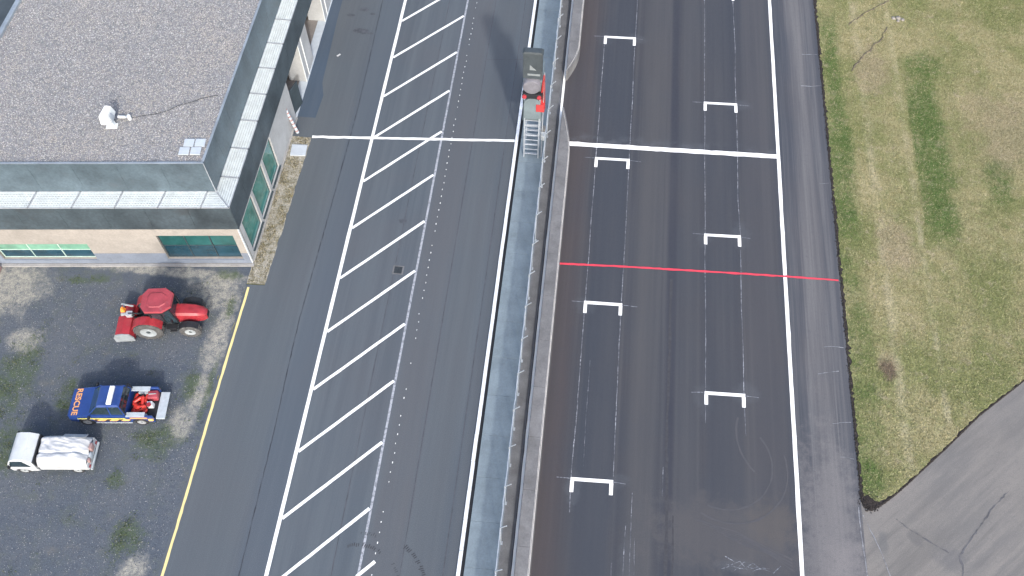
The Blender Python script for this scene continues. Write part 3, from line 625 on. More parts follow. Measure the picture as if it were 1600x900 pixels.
def fwindow(a, b, za, zb, cells, rows, mats, frame):
    w = empty('window'); w.parent = bld
    bm = bmesh.new(); t = 0.05
    fbox(bm, a + .002, b - .002, 0.14, 0.20, za + .002, za + t); fbox(bm, a + .002, b - .002, 0.14, 0.20, zb - t, zb - .002)
    for k in range(cells + 1):
        s = a + .002 + (b - a - t - .004) * k / cells; fbox(bm, s, s + t, 0.135, 0.205, za + t, zb - t)
    for r in range(1, rows):
        z = za + (zb - za) * r / rows; fbox(bm, a + .01, b - .01, 0.145, 0.195, z - t / 2, z + t / 2)
    bmobj('frame', bm, frame, w)
    for k in range(cells):
        for r in range(rows):
            bm = bmesh.new(); ca = a + (b - a) * k / cells; cb = a + (b - a) * (k + 1) / cells; z0 = za + (zb - za) * r / rows; z1 = za + (zb - za) * (r + 1) / rows
            fbox(bm, ca + .03, cb - .03, 0.165, 0.175, z0 + .03, z1 - .03); bmobj('pane', bm, mats[r % len(mats)], w)
    bm = bmesh.new(); fbox(bm, a - .06, b + .06, -0.09, 0.13, za - .05, za - .003); bmobj('sill', bm, M['plinth'], w, 0.008, seg=1)
fwindow(*FW[0], 3, 2, [M['navy_glass'], M['teal_dark']], M['frame_dark']); fwindow(*FW[1], 3, 2, [M['navy_glass'], M['lit_green_glass']], M['frame_pale']); fwindow(*FW[2], 3, 2, [M['navy_glass'], M['lit_green_glass']], M['frame_pale'])  # upper panes take paler glass, the light on them put into its colour
bm = bmesh.new(); fbox(bm, -0.04, 0.0, -0.04, 0.12, 0.10, 4.95); bmobj('corner_trim', bm, M['white_plastic'], bld)
# ground storey, side towards the pit lane (runs along Y at X = XR)
def rbox(bm, y0, y1, d0, d1, z0, z1): box2(bm, (XR - d1, y0, z0), (XR - d0, y1, z1))
RW = [(29.1, 31.2, 0.45, 3.3), (31.5, 33.6, 0.45, 3.3), (33.9, 35.7, 0.45, 3.3)]
bm = bmesh.new(); wall_with(bm, RW, 28.72, 40.2, 0.0, 5.0, rbox); bmobj('side_wall', bm, M['grey_wall'], bld)
for (a, b, za, zb) in RW:
    w = empty('window'); w.parent = bld; t = .05; bm = bmesh.new()
    rbox(bm, a + .002, b - .002, .10, .16, za + .002, za + t); rbox(bm, a + .002, b - .002, .10, .16, zb - t, zb - .002); rbox(bm, a + .002, a + t, .095, .165, za + t, zb - t); rbox(bm, b - t, b - .002, .095, .165, za + t, zb - t)
    bmobj('frame', bm, M['frame_dark'], w)
    bm = bmesh.new(); rbox(bm, a + .03, b - .03, .12, .13, za + .03, zb - .03); bmobj('pane', bm, M['teal'], w)
    bm = bmesh.new(); rbox(bm, a - .05, b + .05, -.12, .09, za - .06, za - .003); bmobj('sill', bm, M['frame_dark'], w, .008, seg=1)
bm = bmesh.new(); rbox(bm, 28.6, 40.2, -.10, -.003, -.02, .09); bmobj('base_kerb', bm, M['concrete'], bld, .015)
bm = bmesh.new(); rbox(bm, 40.25, 62, -0.04, 0.55, -.01, .06); bmobj('door_sill', bm, M['paver'], bld, .01)
# open garages further up: piers, floor, back wall
bm = bmesh.new(); rbox(bm, 40.25, 62, 0.56, 7.0, -.01, .05); bmobj('garage_floor', bm, M['floor_in'], bld)
bm = bmesh.new(); rbox(bm, 40.25, 62, 7.0, 7.2, 0, 5.0); bmobj('garage_back', bm, M['dark_in'], bld)
bm = bmesh.new(); rbox(bm, 40.2, 40.4, 0.31, 6.98, 0, 5.0); bmobj('garage_divider', bm, M['grey_wall'], bld)
for y in (43.5, 49.5, 55.5):
    p = None; bm = bmesh.new(); rbox(bm, y, y + 2.2, 0.02, 1.25, 0.065, 4.99); p = bmobj('pier', bm, M['grey_wall'], bld, .02, seg=1)
    for yy in (y + 0.0, y + 0.75):
        bm = bmesh.new(); rbox(bm, yy - .03, yy + .05, -.03, .018, 0.07, 4.95); bmobj('door_track', bm, M['white_plastic'], p)
    bm = bmesh.new(); rbox(bm, y + .8, y + 1.3, 1.26, 6.98, 0.05, 4.99); bmobj('garage_divider', bm, M['dark_in'], bld)
bm = bmesh.new(); box(bm, (-19.05, 40.95, 1.1), (0.06, 1.3, 2.1), Matrix.Rotation(R(-14), 3, 'Z')); dl = bmobj('door', bm, M['frame_dark'], bld, .01, seg=1)
# storey slab, fascia, grating walkway, upper storey
bm = bmesh.new()
fpb = [(-18.80, 28.72), (-18.80, YB), (-45, YB), FP(SL, 0.0, 0)[:2]]
hexa(bm, [(x, y, 5.0) for x, y in fpb], [(x, y, 5.85) for x, y in fpb]); bmobj('storey_slab', bm, M['tray'], bld)
FX = -18.72; FS = -0.28          # outer fascia plane: X = FX on the side; d = FS on the front
cor = (FX, CY + uy * ((FX - CX) / ux) + math.cos(BA) * FS / 1.0)
def frontpt(x, d):               # point on a line parallel to the front at depth d with world x
    s = (x - CX + math.sin(BA) * d) / ux
    p = FP(s, d, 0); return p[0], p[1]
def fascia_run(name, mat, pts_lo, pts_hi, z0, z1, th, inward):
    bm = bmesh.new(); a, b = Vector((*pts_lo, 0)), Vector((*pts_hi, 0)); t = (b - a).normalized(); g = 0.006
    a2, b2 = a + t * g, b - t * g; n = Vector((*inward, 0)).normalized() * th
    lean = Vector((*inward, 0)).normalized() * 0.05
    hexa(bm, [(a2.x, a2.y, z0), (b2.x, b2.y, z0), (b2.x + n.x, b2.y + n.y, z0), (a2.x + n.x, a2.y + n.y, z0)],
             [(a2.x + lean.x, a2.y + lean.y, z1), (b2.x + lean.x, b2.y + lean.y, z1), (b2.x + n.x + lean.x, b2.y + n.y + lean.y, z1), (a2.x + n.x + lean.x, a2.y + n.y + lean.y, z1)])
    return bmobj(name, bm, mat, bld)
inw_f = (-math.sin(BA) * 1, math.cos(BA)); inw_r = (-1, 0)
c0 = frontpt(FX, FS)
fx = FX
while fx > -44:
    a = frontpt(fx, FS); b = frontpt(fx - 2.4, FS); fascia_run('fascia_panel', M['fascia'], a, b, 4.05, 5.98, 0.07, inw_f); fx -= 2.4
fy = c0[1]
while fy < 62:
    fascia_run('fascia_panel', M['fascia'], (FX, fy), (FX, fy + 2.15), 4.05, 5.98, 0.07, inw_r); fy += 2.15
# soffit
bm = bmesh.new(); box2(bm, (XR - .0, 28.8, 4.40), (FX - .08, 62, 4.44)); bmobj('soffit', bm, M['tray'], bld)
bm = bmesh.new(); fbox(bm, -0.15, SL, FS + .08, 0.0, 4.10, 4.14); bmobj('soffit', bm, M['tray'], bld)
# grating
GZ = 5.99; XI = -19.83; DI = 0.94
bm = bmesh.new(); gi = frontpt(XI, DI)
def bars(bm, quad, n_long, n_cross, bw, z, h):
    """fill a quad (outer a,b ; inner d,c) with flat bars: long bars run a->b"""
    a, b, c, d = [Vector((*p, 0)) for p in quad]
    for i in range(n_long):
        t0 = (i + 0.5 - bw / 2) / n_long; t1 = (i + 0.5 + bw / 2) / n_long
        p = [a.lerp(d, t0), b.lerp(c, t0), b.lerp(c, t1), a.lerp(d, t1)]
        hexa(bm, [(q.x, q.y, z) for q in p], [(q.x, q.y, z + h) for q in p])
    for j in range(n_cross):
        t0 = (j + 0.5 - 0.14) / n_cross; t1 = (j + 0.5 + 0.14) / n_cross
        p = [a.lerp(b, t0), a.lerp(b, t1), d.lerp(c, t1), d.lerp(c, t0)]
        hexa(bm, [(q.x, q.y, z + h + .001) for q in p], [(q.x, q.y, z + h + .012) for q in p])
def gpanel(quad, nl, nc):
    q = [Vector((*p, 0)) for p in quad]; cen = sum(q, Vector()) / 4
    q = [p + (cen - p).normalized() * 0.012 for p in q]
    root = empty('grating_panel'); root.parent = bld
    bm = bmesh.new()
    for a, b in zip(q, q[1:] + q[:1]):
        t = (b - a).normalized(); n = Vector((-t.y, t.x, 0)); 
        if n.dot(cen - a) < 0: n = -n
        n = n * 0.035; a2, b2 = a, b
        hexa(bm, [(v.x, v.y, GZ - .01) for v in (a2, b2, b2 + n, a2 + n)], [(v.x, v.y, GZ + .052) for v in (a2, b2, b2 + n, a2 + n)])
    bmobj('frame', bm, M['galv'], root)
    qq = [p + (cen - p).normalized() * 0.045 for p in q]
    bm = bmesh.new(); bars(bm, [(p.x, p.y) for p in qq], nl, nc, 0.74, GZ, 0.03); tag(bmobj('bars', bm, M['grate'], root), kind='stuff')
fx = FX - .06
co, ci = frontpt(FX - .06, FS + .06), frontpt(XI, DI)
edges = [co] + [frontpt(x, FS + .06) for x in (-20.35, -22.72, -25.1, -27.48, -29.9, -32.3, -34.7, -37.1, -39.5)]
inner = [ci] + [frontpt(x, DI) for x in (-20.28, -22.62, -25.0, -27.36, -29.8, -32.2, -34.6, -37.0, -39.4)]
for i in range(len(edges) - 1): gpanel([edges[i], edges[i + 1], inner[i + 1], inner[i]], 7, 14)
ys_o = [co[1]] + [30.3 + 2.13 * k for k in range(15)]; ys_i = [ci[1]] + [30.3 + 2.13 * k for k in range(15)]
for i in range(len(ys_o) - 1): gpanel([(FX - .06, ys_o[i]), (FX - .06, ys_o[i + 1]), (XI, ys_i[i + 1]), (XI, ys_i[i])], 7, 26)
# upper storey walls in zinc panels
ZT = 8.42
fx = XI
while fx > -44:
    fascia_run('cladding_panel', M['zinc'], frontpt(fx, DI), frontpt(fx - 2.4, DI), 5.86, ZT, 0.08, inw_f); fx -= 2.4
fy = frontpt(XI, DI)[1]
while fy < 62:
    fascia_run('cladding_panel', M['zinc'], (XI, fy), (XI, fy + 2.15), 5.86, ZT, 0.08, inw_r); fy += 2.15
bm = bmesh.new(); a = frontpt(XI + .02, DI - .02); cyl(bm, (a[0], a[1], 5.9), (a[0] - .05, a[1] + .05, ZT), .022, n=8); bmobj('corner_trim', bm, M['galv'], bld)
# coping and roof
RX0 = -34.45
bm = bmesh.new(); ca, cb = frontpt(XI - .05, DI + .05), frontpt(RX0 - .2, DI + .05)
def coping(a, b, w, inward, z=ZT):
    bm = bmesh.new(); n = Vector((*inward, 0)).normalized(); a, b = Vector((*a, 0)), Vector((*b, 0))
    o = -n * 0.03; i = n * w
    hexa(bm, [(v.x, v.y, z + .002) for v in (a + o, b + o, b + i, a + i)], [(v.x, v.y, z + .035) for v in (a + o, b + o, b + i, a + i)])
    bmobj('coping', bm, M['coping'], bld)
coping(ca, cb, 0.10, inw_f); coping((XI - .05, ca[1] + .12), (XI - .05, 62), 0.10, inw_r)
ROOF = [(XI - .12, frontpt(XI - .12, DI + .12)[1]), (XI - .12, 62), (RX0, 62), (RX0, frontpt(RX0, DI + .12)[1])]
sheet('gravel_roof', ROOF, ZT - .05, M['gravel_bed'], bld)
bm = bmesh.new(); box2(bm, (RX0 - .28, ROOF[3][1] + .2, 6.0), (RX0 - .003, 62, ZT + .12)); bmobj('parapet', bm, M['coping'], bld, .03)
bm = bmesh.new(); box2(bm, (-44, ROOF[3][1] + .2, 5.9), (RX0 - .3, 62, 6.9)); bmobj('lower_roof', bm, M['panel_dark'], bld)
# pebbles on the roof
def pebbles(n, poly, z, r0, r1, mat, name, parent, flat=0.7, dens=None):
    P = np.array(poly); lo, hi = P.min(0), P.max(0)
    x = RNG.uniform(lo[0], hi[0], n); y = RNG.uniform(lo[1], hi[1], n); k = inpoly(x, y, poly)
    if dens is not None: k &= RNG.random(n) < dens(x, y)
    x, y = x[k], y[k]; m = len(x)
    base = np.array([(1, 0, 0), (0, 1, 0), (-1, 0, 0), (0, -1, 0), (0, 0, 1), (0, 0, -.5)], float)
    r = RNG.uniform(r0, r1, m) * RNG.choice([1, 1, 1.25], m); a = RNG.uniform(0, 6.28, m)
    B = np.repeat(base[None], m, 0) * RNG.uniform(0.65, 1.2, (m, 6, 1)); ca_, sa = np.cos(a)[:, None], np.sin(a)[:, None]
    X = (B[..., 0] * ca_ - B[..., 1] * sa) * r[:, None] + x[:, None]; Y = (B[..., 0] * sa + B[..., 1] * ca_) * r[:, None] + y[:, None]
    Z = B[..., 2] * r[:, None] * flat + z + r[:, None] * 0.25 * flat + RNG.uniform(-.3, .3, (m, 1)) * r[:, None]
    V = np.stack([X, Y, Z], -1).reshape(-1, 3)
    f = np.array([(0, 1, 4), (1, 2, 4), (2, 3, 4), (3, 0, 4), (1, 0, 5), (2, 1, 5), (3, 2, 5), (0, 3, 5)]); F = (f[None] + (np.arange(m) * 6)[:, None, None]).reshape(-1, 3)
    o = npmesh(name, V, F, mat, parent); o['kind'] = 'stuff'; return o
pebbles(68000, [ROOF[0], (XI - .12, 46.5), (RX0, 46.5), ROOF[3]], ZT - .05, 0.018, 0.044, M['pebbles'], 'roof_gravel', bld)

# things on the roof
vt = empty('roof_ventilator', (-25.62, 31.35, ZT - .04), R(8), 'white cowled ventilator standing on the gravel roof', 'ventilator')
bm = bmesh.new(); box(bm, (0, 0, .03), (.62, .34, .06)); bmobj('base_plate', bm, M['white_plastic'], vt, .02)
bm = bmesh.new(); hexa(bm, [(-.2, -.12, .06), (.2, -.12, .06), (.2, .16, .06), (-.2, .16, .06)], [(-.13, -.08, .5), (.16, -.08, .5), (.16, .14, .5), (-.13, .14, .5)]); bmobj('stem', bm, M['white_plastic'], vt, .02)
bm = bmesh.new()
hexa(bm, [(-.42, -.22, .42), (.20, -.26, .42), (.26, .60, .52), (-.24, .64, .52)], [(-.34, -.16, 1.0), (.12, -.20, 1.0), (.20, .52, 1.06), (-.14, .56, 1.06)])
hd = bmobj('cowl', bm, M['white_plastic'], vt, .11, True, 3)
bm = bmesh.new()
hexa(bm, [(.24, -.20, .50), (.275, -.20, .50), (.30, .26, .54), (.265, .26, .54)], [(.18, -.10, .92), (.21, -.10, .92), (.235, .14, .95), (.205, .14, .95)]); bmobj('louvre', bm, M['grey_plastic'], vt, .01, seg=1)
pp = empty('vent_pipe', (-25.15, 31.95, ZT - .04), R(4), 'short white pipe elbow lying beside the roof ventilator', 'pipe')
bm = bmesh.new(); cyl(bm, (-.28, 0, .16), (.12, .02, .14), .075, n=14); cyl(bm, (.34, 0, 0), (.34, 0, .28), .10, n=14); bmobj('pipe', bm, M['white_plastic'], pp, smooth=True)
bm = bmesh.new(); cyl(bm, (.13, .02, .14), (.30, .01, .14), .05, n=10); bmobj('joint', bm, M['grey_plastic'], pp)
bm = bmesh.new(); pts = [(-24.85, 31.95), (-24.3, 32.2), (-23.5, 32.45), (-22.9, 32.75), (-22.4, 33.2), (-21.7, 33.55), (-21.2, 33.9), (-20.4, 34.2)]
for a, b in zip(pts, pts[1:]): cyl(bm, (*a, ZT + .005), (*b, ZT + .005), .014, n=6)
tag(bmobj('roof_cable', bm, M['black']), 'thin dark cable lying across the roof gravel from the ventilator', 'cable')
k = 0
for (x, y, w) in ((-21.12, 30.02, 'front left'), (-20.50, 30.09, 'front right'), (-21.02, 30.62, 'rear left'), (-20.42, 30.69, 'rear right')):
    bm = bmesh.new(); box(bm, (0, 0, .03), (.56, .54, .06)); o = bmobj('paving_slab', bm, M['paver'], None, .03, loc=(x, y, ZT - .02), rot=(0, 0, R(6)))
    tag(o, f'pale square slab on the roof corner, {w} of the four', 'paving slab', 'slabs on the roof corner')

cr = empty('crate', (*FP(15.55, -.5, 0)[:2], 0), R(6), 'faded red crate against the wall at the left picture edge', 'crate')
for (a, b) in (((-.3, -.2, .02), (.3, -.17, .35)), ((-.3, .17, .02), (.3, .2, .35)), ((-.3, -.165, .02), (-.27, .165, .35)), ((.27, -.165, .02), (.3, .165, .35))):
    bm = bmesh.new(); box2(bm, a, b); bmobj('side', bm, M['pink_band'], cr)
bm = bmesh.new(); box2(bm, (-.265, -.165, .02), (.265, .165, .05)); bmobj('bottom', bm, M['pink_band'], cr)
# by the side of the building
bm = bmesh.new(); box(bm, (0, 0, .045), (1.02, .92, .09)); cv = bmobj('cover_plate', bm, M['paver'], None, .015, loc=(-18.19, 37.42, 0), rot=(0, 0, R(4)))
tag(cv, 'light blue square cover plate in the sandy verge', 'cover plate')
pl = empty('striped_pole', (-18.62, 38.95, 0.0), 0, 'leaning pink and white striped pole beside the garage corner', 'pole')
bm = bmesh.new(); cyl(bm, (0, 0, 0), (-.55, .25, 2.3), .11, n=10); bmobj('pole', bm, M['paver'], pl, smooth=True)
for q in range(7):
    t = .06 + q * .13; bm = bmesh.new(); a = Vector((-.55 * t, .25 * t, 2.3 * t)); b = Vector((-.55 * (t + .05), .25 * (t + .05), 2.3 * (t + .05))); cyl(bm, a, b, .118, n=10); bmobj('band', bm, M['pink_band'], pl, smooth=True)
bm = bmesh.new(); box(bm, (0, 0, .03), (.3, .12, .02)); o = bmobj('paper_scrap', bm, M['tarp'], None, loc=(-17.35, 46.3, -.015), rot=(0, 0, R(50))); tag(o, 'small white scrap of paper on the pit lane asphalt', 'litter')

# ------------------------------------------------------------------ start tower on the walkway
tw = empty('signal_tower', (-2.86, 38.45, 0.06), 0, 'lattice start tower with dark signal panel and round grey drum', 'tower')
W_, D_, H_ = 0.46, 1.7, 5.6
for (x, y) in ((-W_, 0), (W_, 0), (-W_, D_), (W_, D_)):
    bm = bmesh.new(); box2(bm, (x - .04, y - .04, 0), (x + .04, y + .04, H_)); bmobj('leg', bm, M['galv_dull'], tw)
zz = 0.35
while zz < 5.3:
    for (a, b) in (((-W_, 0), (W_, 0)), ((-W_, D_), (W_, D_)), ((-W_, 0), (-W_, D_)), ((W_, 0), (W_, D_))):
        bm = bmesh.new(); cyl(bm, (*a, zz), (*b, zz), .022, n=6); bmobj('rung', bm, M['galv'], tw)
    zz += 0.46
for i in range(4):
    z0 = .35 + i * 1.3
    for s in (-1, 1):
        bm = bmesh.new(); cyl(bm, (s * W_, 0 if i % 2 else D_, z0), (s * W_, D_ if i % 2 else 0, z0 + 1.25), .02, n=6); bmobj('brace', bm, M['galv_dull'], tw)
bm = bmesh.new()
for i in range(7): box2(bm, (-.43, .06 + i * .14, .25 + i * .72), (.43, .18 + i * .14, .29 + i * .72))
bmobj('ladder_steps', bm, M['galv_dull'], tw)
bm = bmesh.new(); box2(bm, (-.56, -.12, H_ - .55), (.56, D_ + .12, H_ - .47)); bmobj('platform', bm, M['panel_dark'], tw)
# arched sheet closing the top of the lattice
bm = bmesh.new(); prof = [(-.50, 3.9), (.50, 3.9), (.50, 5.25)] + [(.50 * math.cos(a), 5.25 + .42 * math.sin(a)) for a in np.arange(.3, 2.9, .25)] + [(-.50, 5.25)]
prism_y(bm, prof, -.13, -.09); bmobj('arched_plate', bm, M['plate_green'], tw)
bm = bmesh.new(); box2(bm, (-.62, -.2, 5.72), (.62, .10, 6.10)); lb = bmobj('lamp_bar', bm, M['black'], tw, .03)
for x in (-.48, .42):
    bm = bmesh.new(); lathe_y(bm, [(.05, -.30), (.13, -.29), (.14, -.20)], 16, x, 5.91); bmobj('signal_lamp', bm, M['lamp_red'], tw, smooth=True)
bm = bmesh.new(); lathe_y(bm, [(.30, -.24), (.50, -.22), (.54, -.16), (.54, .30), (.50, .34)], 32, -.06, 6.68); bmobj('drum', bm, M['drum'], tw, smooth=True)
bm = bmesh.new(); box2(bm, (-.10, .34, 5.0), (.10, .48, 9.0)); bmobj('mast', bm, M['galv_dull'], tw)
bm = bmesh.new(); box2(bm, (-.60, -.08, 7.28), (.54, .28, 9.34)); pn = bmobj('signal_panel', bm, M['panel_dark'], tw, .05)
bm = bmesh.new(); prism_y(bm, [(-.20, 8.42), (-.20, 8.02), (.18, 8.02)], -.105, -.087); bmobj('emblem', bm, M['panel_pale'], pn)
bm = bmesh.new(); box2(bm, (-.32, -.105, 7.58), (.42, -.087, 7.72)); bmobj('stripe', bm, M['panel_pale'], pn)
bm = bmesh.new(); hexa(bm, [(-.64, -.14, 9.30), (.58, -.14, 9.30), (.58, .32, 9.30), (-.64, .32, 9.30)], [(-.5, -.1, 9.42), (.44, -.1, 9.42), (.44, .28, 9.42), (-.5, .28, 9.42)]); bmobj('panel_cap', bm, M['panel_dark'], tw, .02)
for s in (-1, 1):
    bm = bmesh.new(); cyl(bm, (s * .3 - .03, .2, 5.0), (s * .3 - .03, .2, 7.4), .035, n=8); bmobj('strut', bm, M['galv_dull'], tw)
bm = bmesh.new(); box2(bm, (-.60, .14, 3.35), (.56, 1.85, 6.95)); added_cabin = bmobj('cabin', bm, M['plate_green'], tw, .04)  # added behind the panel, largely hidden, to broaden the tower's cast shadow
bm = bmesh.new(); box2(bm, (.562, .5, 5.2), (.575, 1.5, 6.2)); bmobj('added_cabin_window', bm, M['car_glass'], added_cabin)
fl = empty('red_flag', (-2.20, 38.55, 5.0), 0, 'red flag hanging on the track side of the start tower', 'flag')
bm = bmesh.new(); cyl(bm, (0, 0, -5.0 + .07), (.02, .0, 2.75), .028, n=8); bmobj('flag_pole', bm, M['galv'], fl)
V = []; F = []; n_, m_ = 14, 9
for i in range(n_):
    t = i / (n_ - 1); z = 2.6 - 2.9 * t; w = .10 + .40 * t ** 1.1
    for j in range(m_):
        u = j / (m_ - 1); V.append((.03 - w * .15 - w * (u - .35), -.04 - .10 * math.sin(u * 9 + t * 3) * (.4 + t), z - .18 * u * t))
for i in range(n_ - 1):
    for j in range(m_ - 1): q = i * m_ + j; F.append((q, q + 1, q + m_ + 1, q + m_))
o = pyobj('cloth', V, F, M['signal_red'], fl)
sol = o.modifiers.new('thick', 'SOLIDIFY'); sol.thickness = .012
bm = bmesh.new(); box2(bm, (-.42, -.28, -.35), (.10, .05, .25)); bmobj('flag_box', bm, M['signal_red'], fl, .03)
cs = empty('equipment_case', (-2.24, 40.35, .06), R(3), 'white case with cream lid standing on the walkway by the tower', 'case')
bm = bmesh.new(); box(bm, (0, -.2, .22), (.26, .42, .44)); bmobj('case_body', bm, M['white_plastic'], cs, .04)
bm = bmesh.new(); box(bm, (.02, .24, .28), (.30, .40, .56)); bmobj('lid', bm, M['cream'], cs, .04)

# ------------------------------------------------------------------ wheels
def wheel(parent, x, y, r, w, side, tyre=None, rimm=None, lugs=0, rim_r=0.62, name='wheel'):
    """axle along local y, outer face towards side"""
    root = empty(name, (x, y, r)); root.parent = parent
    bm = bmesh.new(); s = side
    lathe_y(bm, [(r * rim_r, -s * w / 2 * .9), (r * .88, -s * w / 2), (r, -s * w * .34), (r, s * w * .34), (r * .88, s * w / 2), (r * rim_r, s * w / 2 * .9)], 30, cap=False)
    if lugs:
        for i in range(lugs):
            a = 2 * math.pi * i / lugs
            for q in (-1, 1):
                ro = Matrix.Rotation(-a - (.1 if q > 0 else 0), 3, 'Y') @ Matrix.Rotation(R(24 * q), 3, 'Z')
                box(bm, ro @ Vector((0, 0, 0)) + Matrix.Rotation(-a - (.08 if q > 0 else 0), 3, 'Y') @ Vector((r, q * w * .22, 0)), (.07, w * .46, .06), Matrix.Rotation(-a - (.08 if q > 0 else 0), 3, 'Y') @ Matrix.Rotation(R(22 * q), 3, 'X'))
    bmobj('tyre', bm, tyre or M['tyre'], root, smooth=True)
    bm = bmesh.new(); lathe_y(bm, [(r * rim_r, s * w * .10), (r * rim_r * 1.02, s * w * .47), (r * rim_r * .9, s * w * .44), (r * rim_r * .74, s * w * .34), (r * .24, s * w * .32), (r * .2, s * w * .38), (r * .1, s * w * .40)], 24)
    bmobj('rim', bm, rimm or M['rim'], root, smooth=True)
    bm = bmesh.new(); lathe_y(bm, [(r * .16, s * w * .385), (r * .13, s * w * .43), (r * .04, s * w * .44)], 12); bmobj('hub', bm, M['panel_dark'], root, smooth=True)
    return root

# ------------------------------------------------------------------ tractor (local +x is forward)
tr = empty('tractor', (-23.58, 23.70, 0), R(8), 'red farm tractor with cab parked below the pit building', 'tractor')
for s in (-1, 1):
    wheel(tr, 0, s * .86, .80, .46, s, M['tyre_dusty'], M['rim_white'], 22, .56)
    wheel(tr, 2.32, s * .82, .58, .38, s, M['tyre_dusty'], M['rim_white'], 18, .52)
bm = bmesh.new(); cyl(bm, (0, -.7, .8), (0, .7, .8), .14); cyl(bm, (2.32, -.68, .58), (2.32, .68, .58), .10); box(bm, (.6, 0, .82), (1.9, .50, .52)); box(bm, (2.2, 0, .72), (1.7, .38, .36)); box(bm, (.1, 0, 1.3), (.5, .8, .5)); bmobj('chassis', bm, M['black'], tr, .03, seg=1)
bm = bmesh.new()
secs = [(1.62, .42, .86, 1.70), (2.0, .42, .84, 1.68), (2.7, .39, .80, 1.58), (3.12, .33, .80, 1.42), (3.32, .23, .84, 1.20)]
rings = []
for x, w, z0, z1 in secs:
    rings.append([bm.verts.new((x, y, z)) for y, z in ((-w, z0), (-w, z1 - .16), (-w * .72, z1 - .03), (0, z1), (w * .72, z1 - .03), (w, z1 - .16), (w, z0))])
for a, b in zip(rings, rings[1:]):
    for i in range(7): bm.faces.new((a[i], a[(i + 1) % 7], b[(i + 1) % 7], b[i]))
bm.faces.new(rings[0][::-1]); bm.faces.new(rings[-1]); hood = bmobj('bonnet', bm, M['red'], tr, smooth=True)
bm = bmesh.new()
for i in range(5): box2(bm, (3.315, -.18, .88 + i * .055), (3.345, .18, .90 + i * .055))
bmobj('grille', bm, M['black'], hood)
bm = bmesh.new(); cyl(bm, (1.85, .30, 1.5), (1.85, .30, 2.4), .04, n=10); bmobj('exhaust', bm, M['black'], tr)
for s in (-1, 1):          # rear mudguards: flat-topped arcs over the wheels
    bm = bmesh.new(); pr = []
    for a in np.linspace(R(20), R(165), 10): pr.append((.92 * math.cos(a), .80 + .92 * math.sin(a)))
    inn = [(x * .96, .80 + (z - .80) * .95) for x, z in pr][::-1]
    y0, y1 = sorted((s * .50, s * 1.02)); v = hexa(bm, [(x, y0, z) for x, z in pr + inn], [(x, y1, z) for x, z in pr + inn]); bmobj('mudguard', bm, M['red'], tr)
    bm = bmesh.new(); box(bm, (1.25, s * .62, .66), (.6, .36, .06)); box(bm, (1.30, s * .70, .44), (.40, .28, .04)); bmobj('step', bm, M['black'], tr, .01, seg=1)
    bm = bmesh.new(); pr = []
    for a in np.linspace(R(35), R(150), 7): pr.append((2.32 + .68 * math.cos(a), .58 + .68 * math.sin(a)))
    inn = [(2.32 + (x - 2.32) * .96, .58 + (z - .58) * .95) for x, z in pr][::-1]
    y0, y1 = sorted((s * .62, s * 1.0)); hexa(bm, [(x, y0, z) for x, z in pr + inn], [(x, y1, z) for x, z in pr + inn]); bmobj('front_mudguard', bm, M['black'], tr)
cab = empty('cab', (.66, 0, 0)); cab.parent = tr
bm = bmesh.new(); hexa(bm, [(-.35, -.52, 1.05), (1.08, -.55, 1.0), (1.08, .55, 1.0), (-.35, .52, 1.05)], [(-.22, -.60, 2.50), (.98, -.62, 2.50), (.98, .62, 2.50), (-.22, .60, 2.50)]); bmobj('cab_glass', bm, M['car_glass'], cab)
for (xa, xb, s) in ((-.35, -.22, -1), (-.35, -.22, 1), (1.08, .98, -1), (1.08, .98, 1), (.35, .35, -1), (.35, .35, 1)):
    bm = bmesh.new(); cyl(bm, (xa, s * .55, 1.0), (xb, s * .63, 2.52), .04, n=8); bmobj('pillar', bm, M['black'], cab)
bm = bmesh.new(); oc = [(-.62, -.42), (-.35, -.78), (.62, -.80), (1.10, -.45), (1.12, .45), (.64, .80), (-.35, .78), (-.62, .42)]
v = hexa(bm, [(x, y, 2.52) for x, y in oc], [(.24 + (x - .24) * .97, y * .97, 2.66) for x, y in oc]); rf = bmobj('cab_roof', bm, M['red_faded'], cab, .03)
bm = bmesh.new(); hexa(bm, [(.24 + (x - .24) * 1.03, y * 1.03, 2.44) for x, y in oc], [(.24 + (x - .24) * 1.03, y * 1.03, 2.515) for x, y in oc]); bmobj('roof_rim', bm, M['black'], cab)
bm = bmesh.new(); hexa(bm, [(.24 + (x - .24) * .62, y * .62, 2.66) for x, y in oc], [(.24 + (x - .24) * .56, y * .56, 2.70) for x, y in oc]); bmobj('roof_hatch', bm, M['red_faded'], cab, .012, seg=1)
bm = bmesh.new(); cyl(bm, (1.45, -.82, 2.25), (1.75, -1.05, 2.25), .02, n=6); box(bm, (1.78, -1.12, 2.15), (.05, .18, .30)); bmobj('mirror', bm, M['black'], tr)
bm = bmesh.new(); cyl(bm, (-.25, 0, .75), (-1.1, 0, .70), .07, n=8); cyl(bm, (-.25, -.32, .55), (-1.15, -.36, .5), .05, n=8); cyl(bm, (-.25, .32, .55), (-1.15, .36, .5), .05, n=8); cyl(bm, (-.35, 0, 1.2), (-1.2, 0, 1.25), .05, n=8); bmobj('linkage', bm, M['black'], tr)
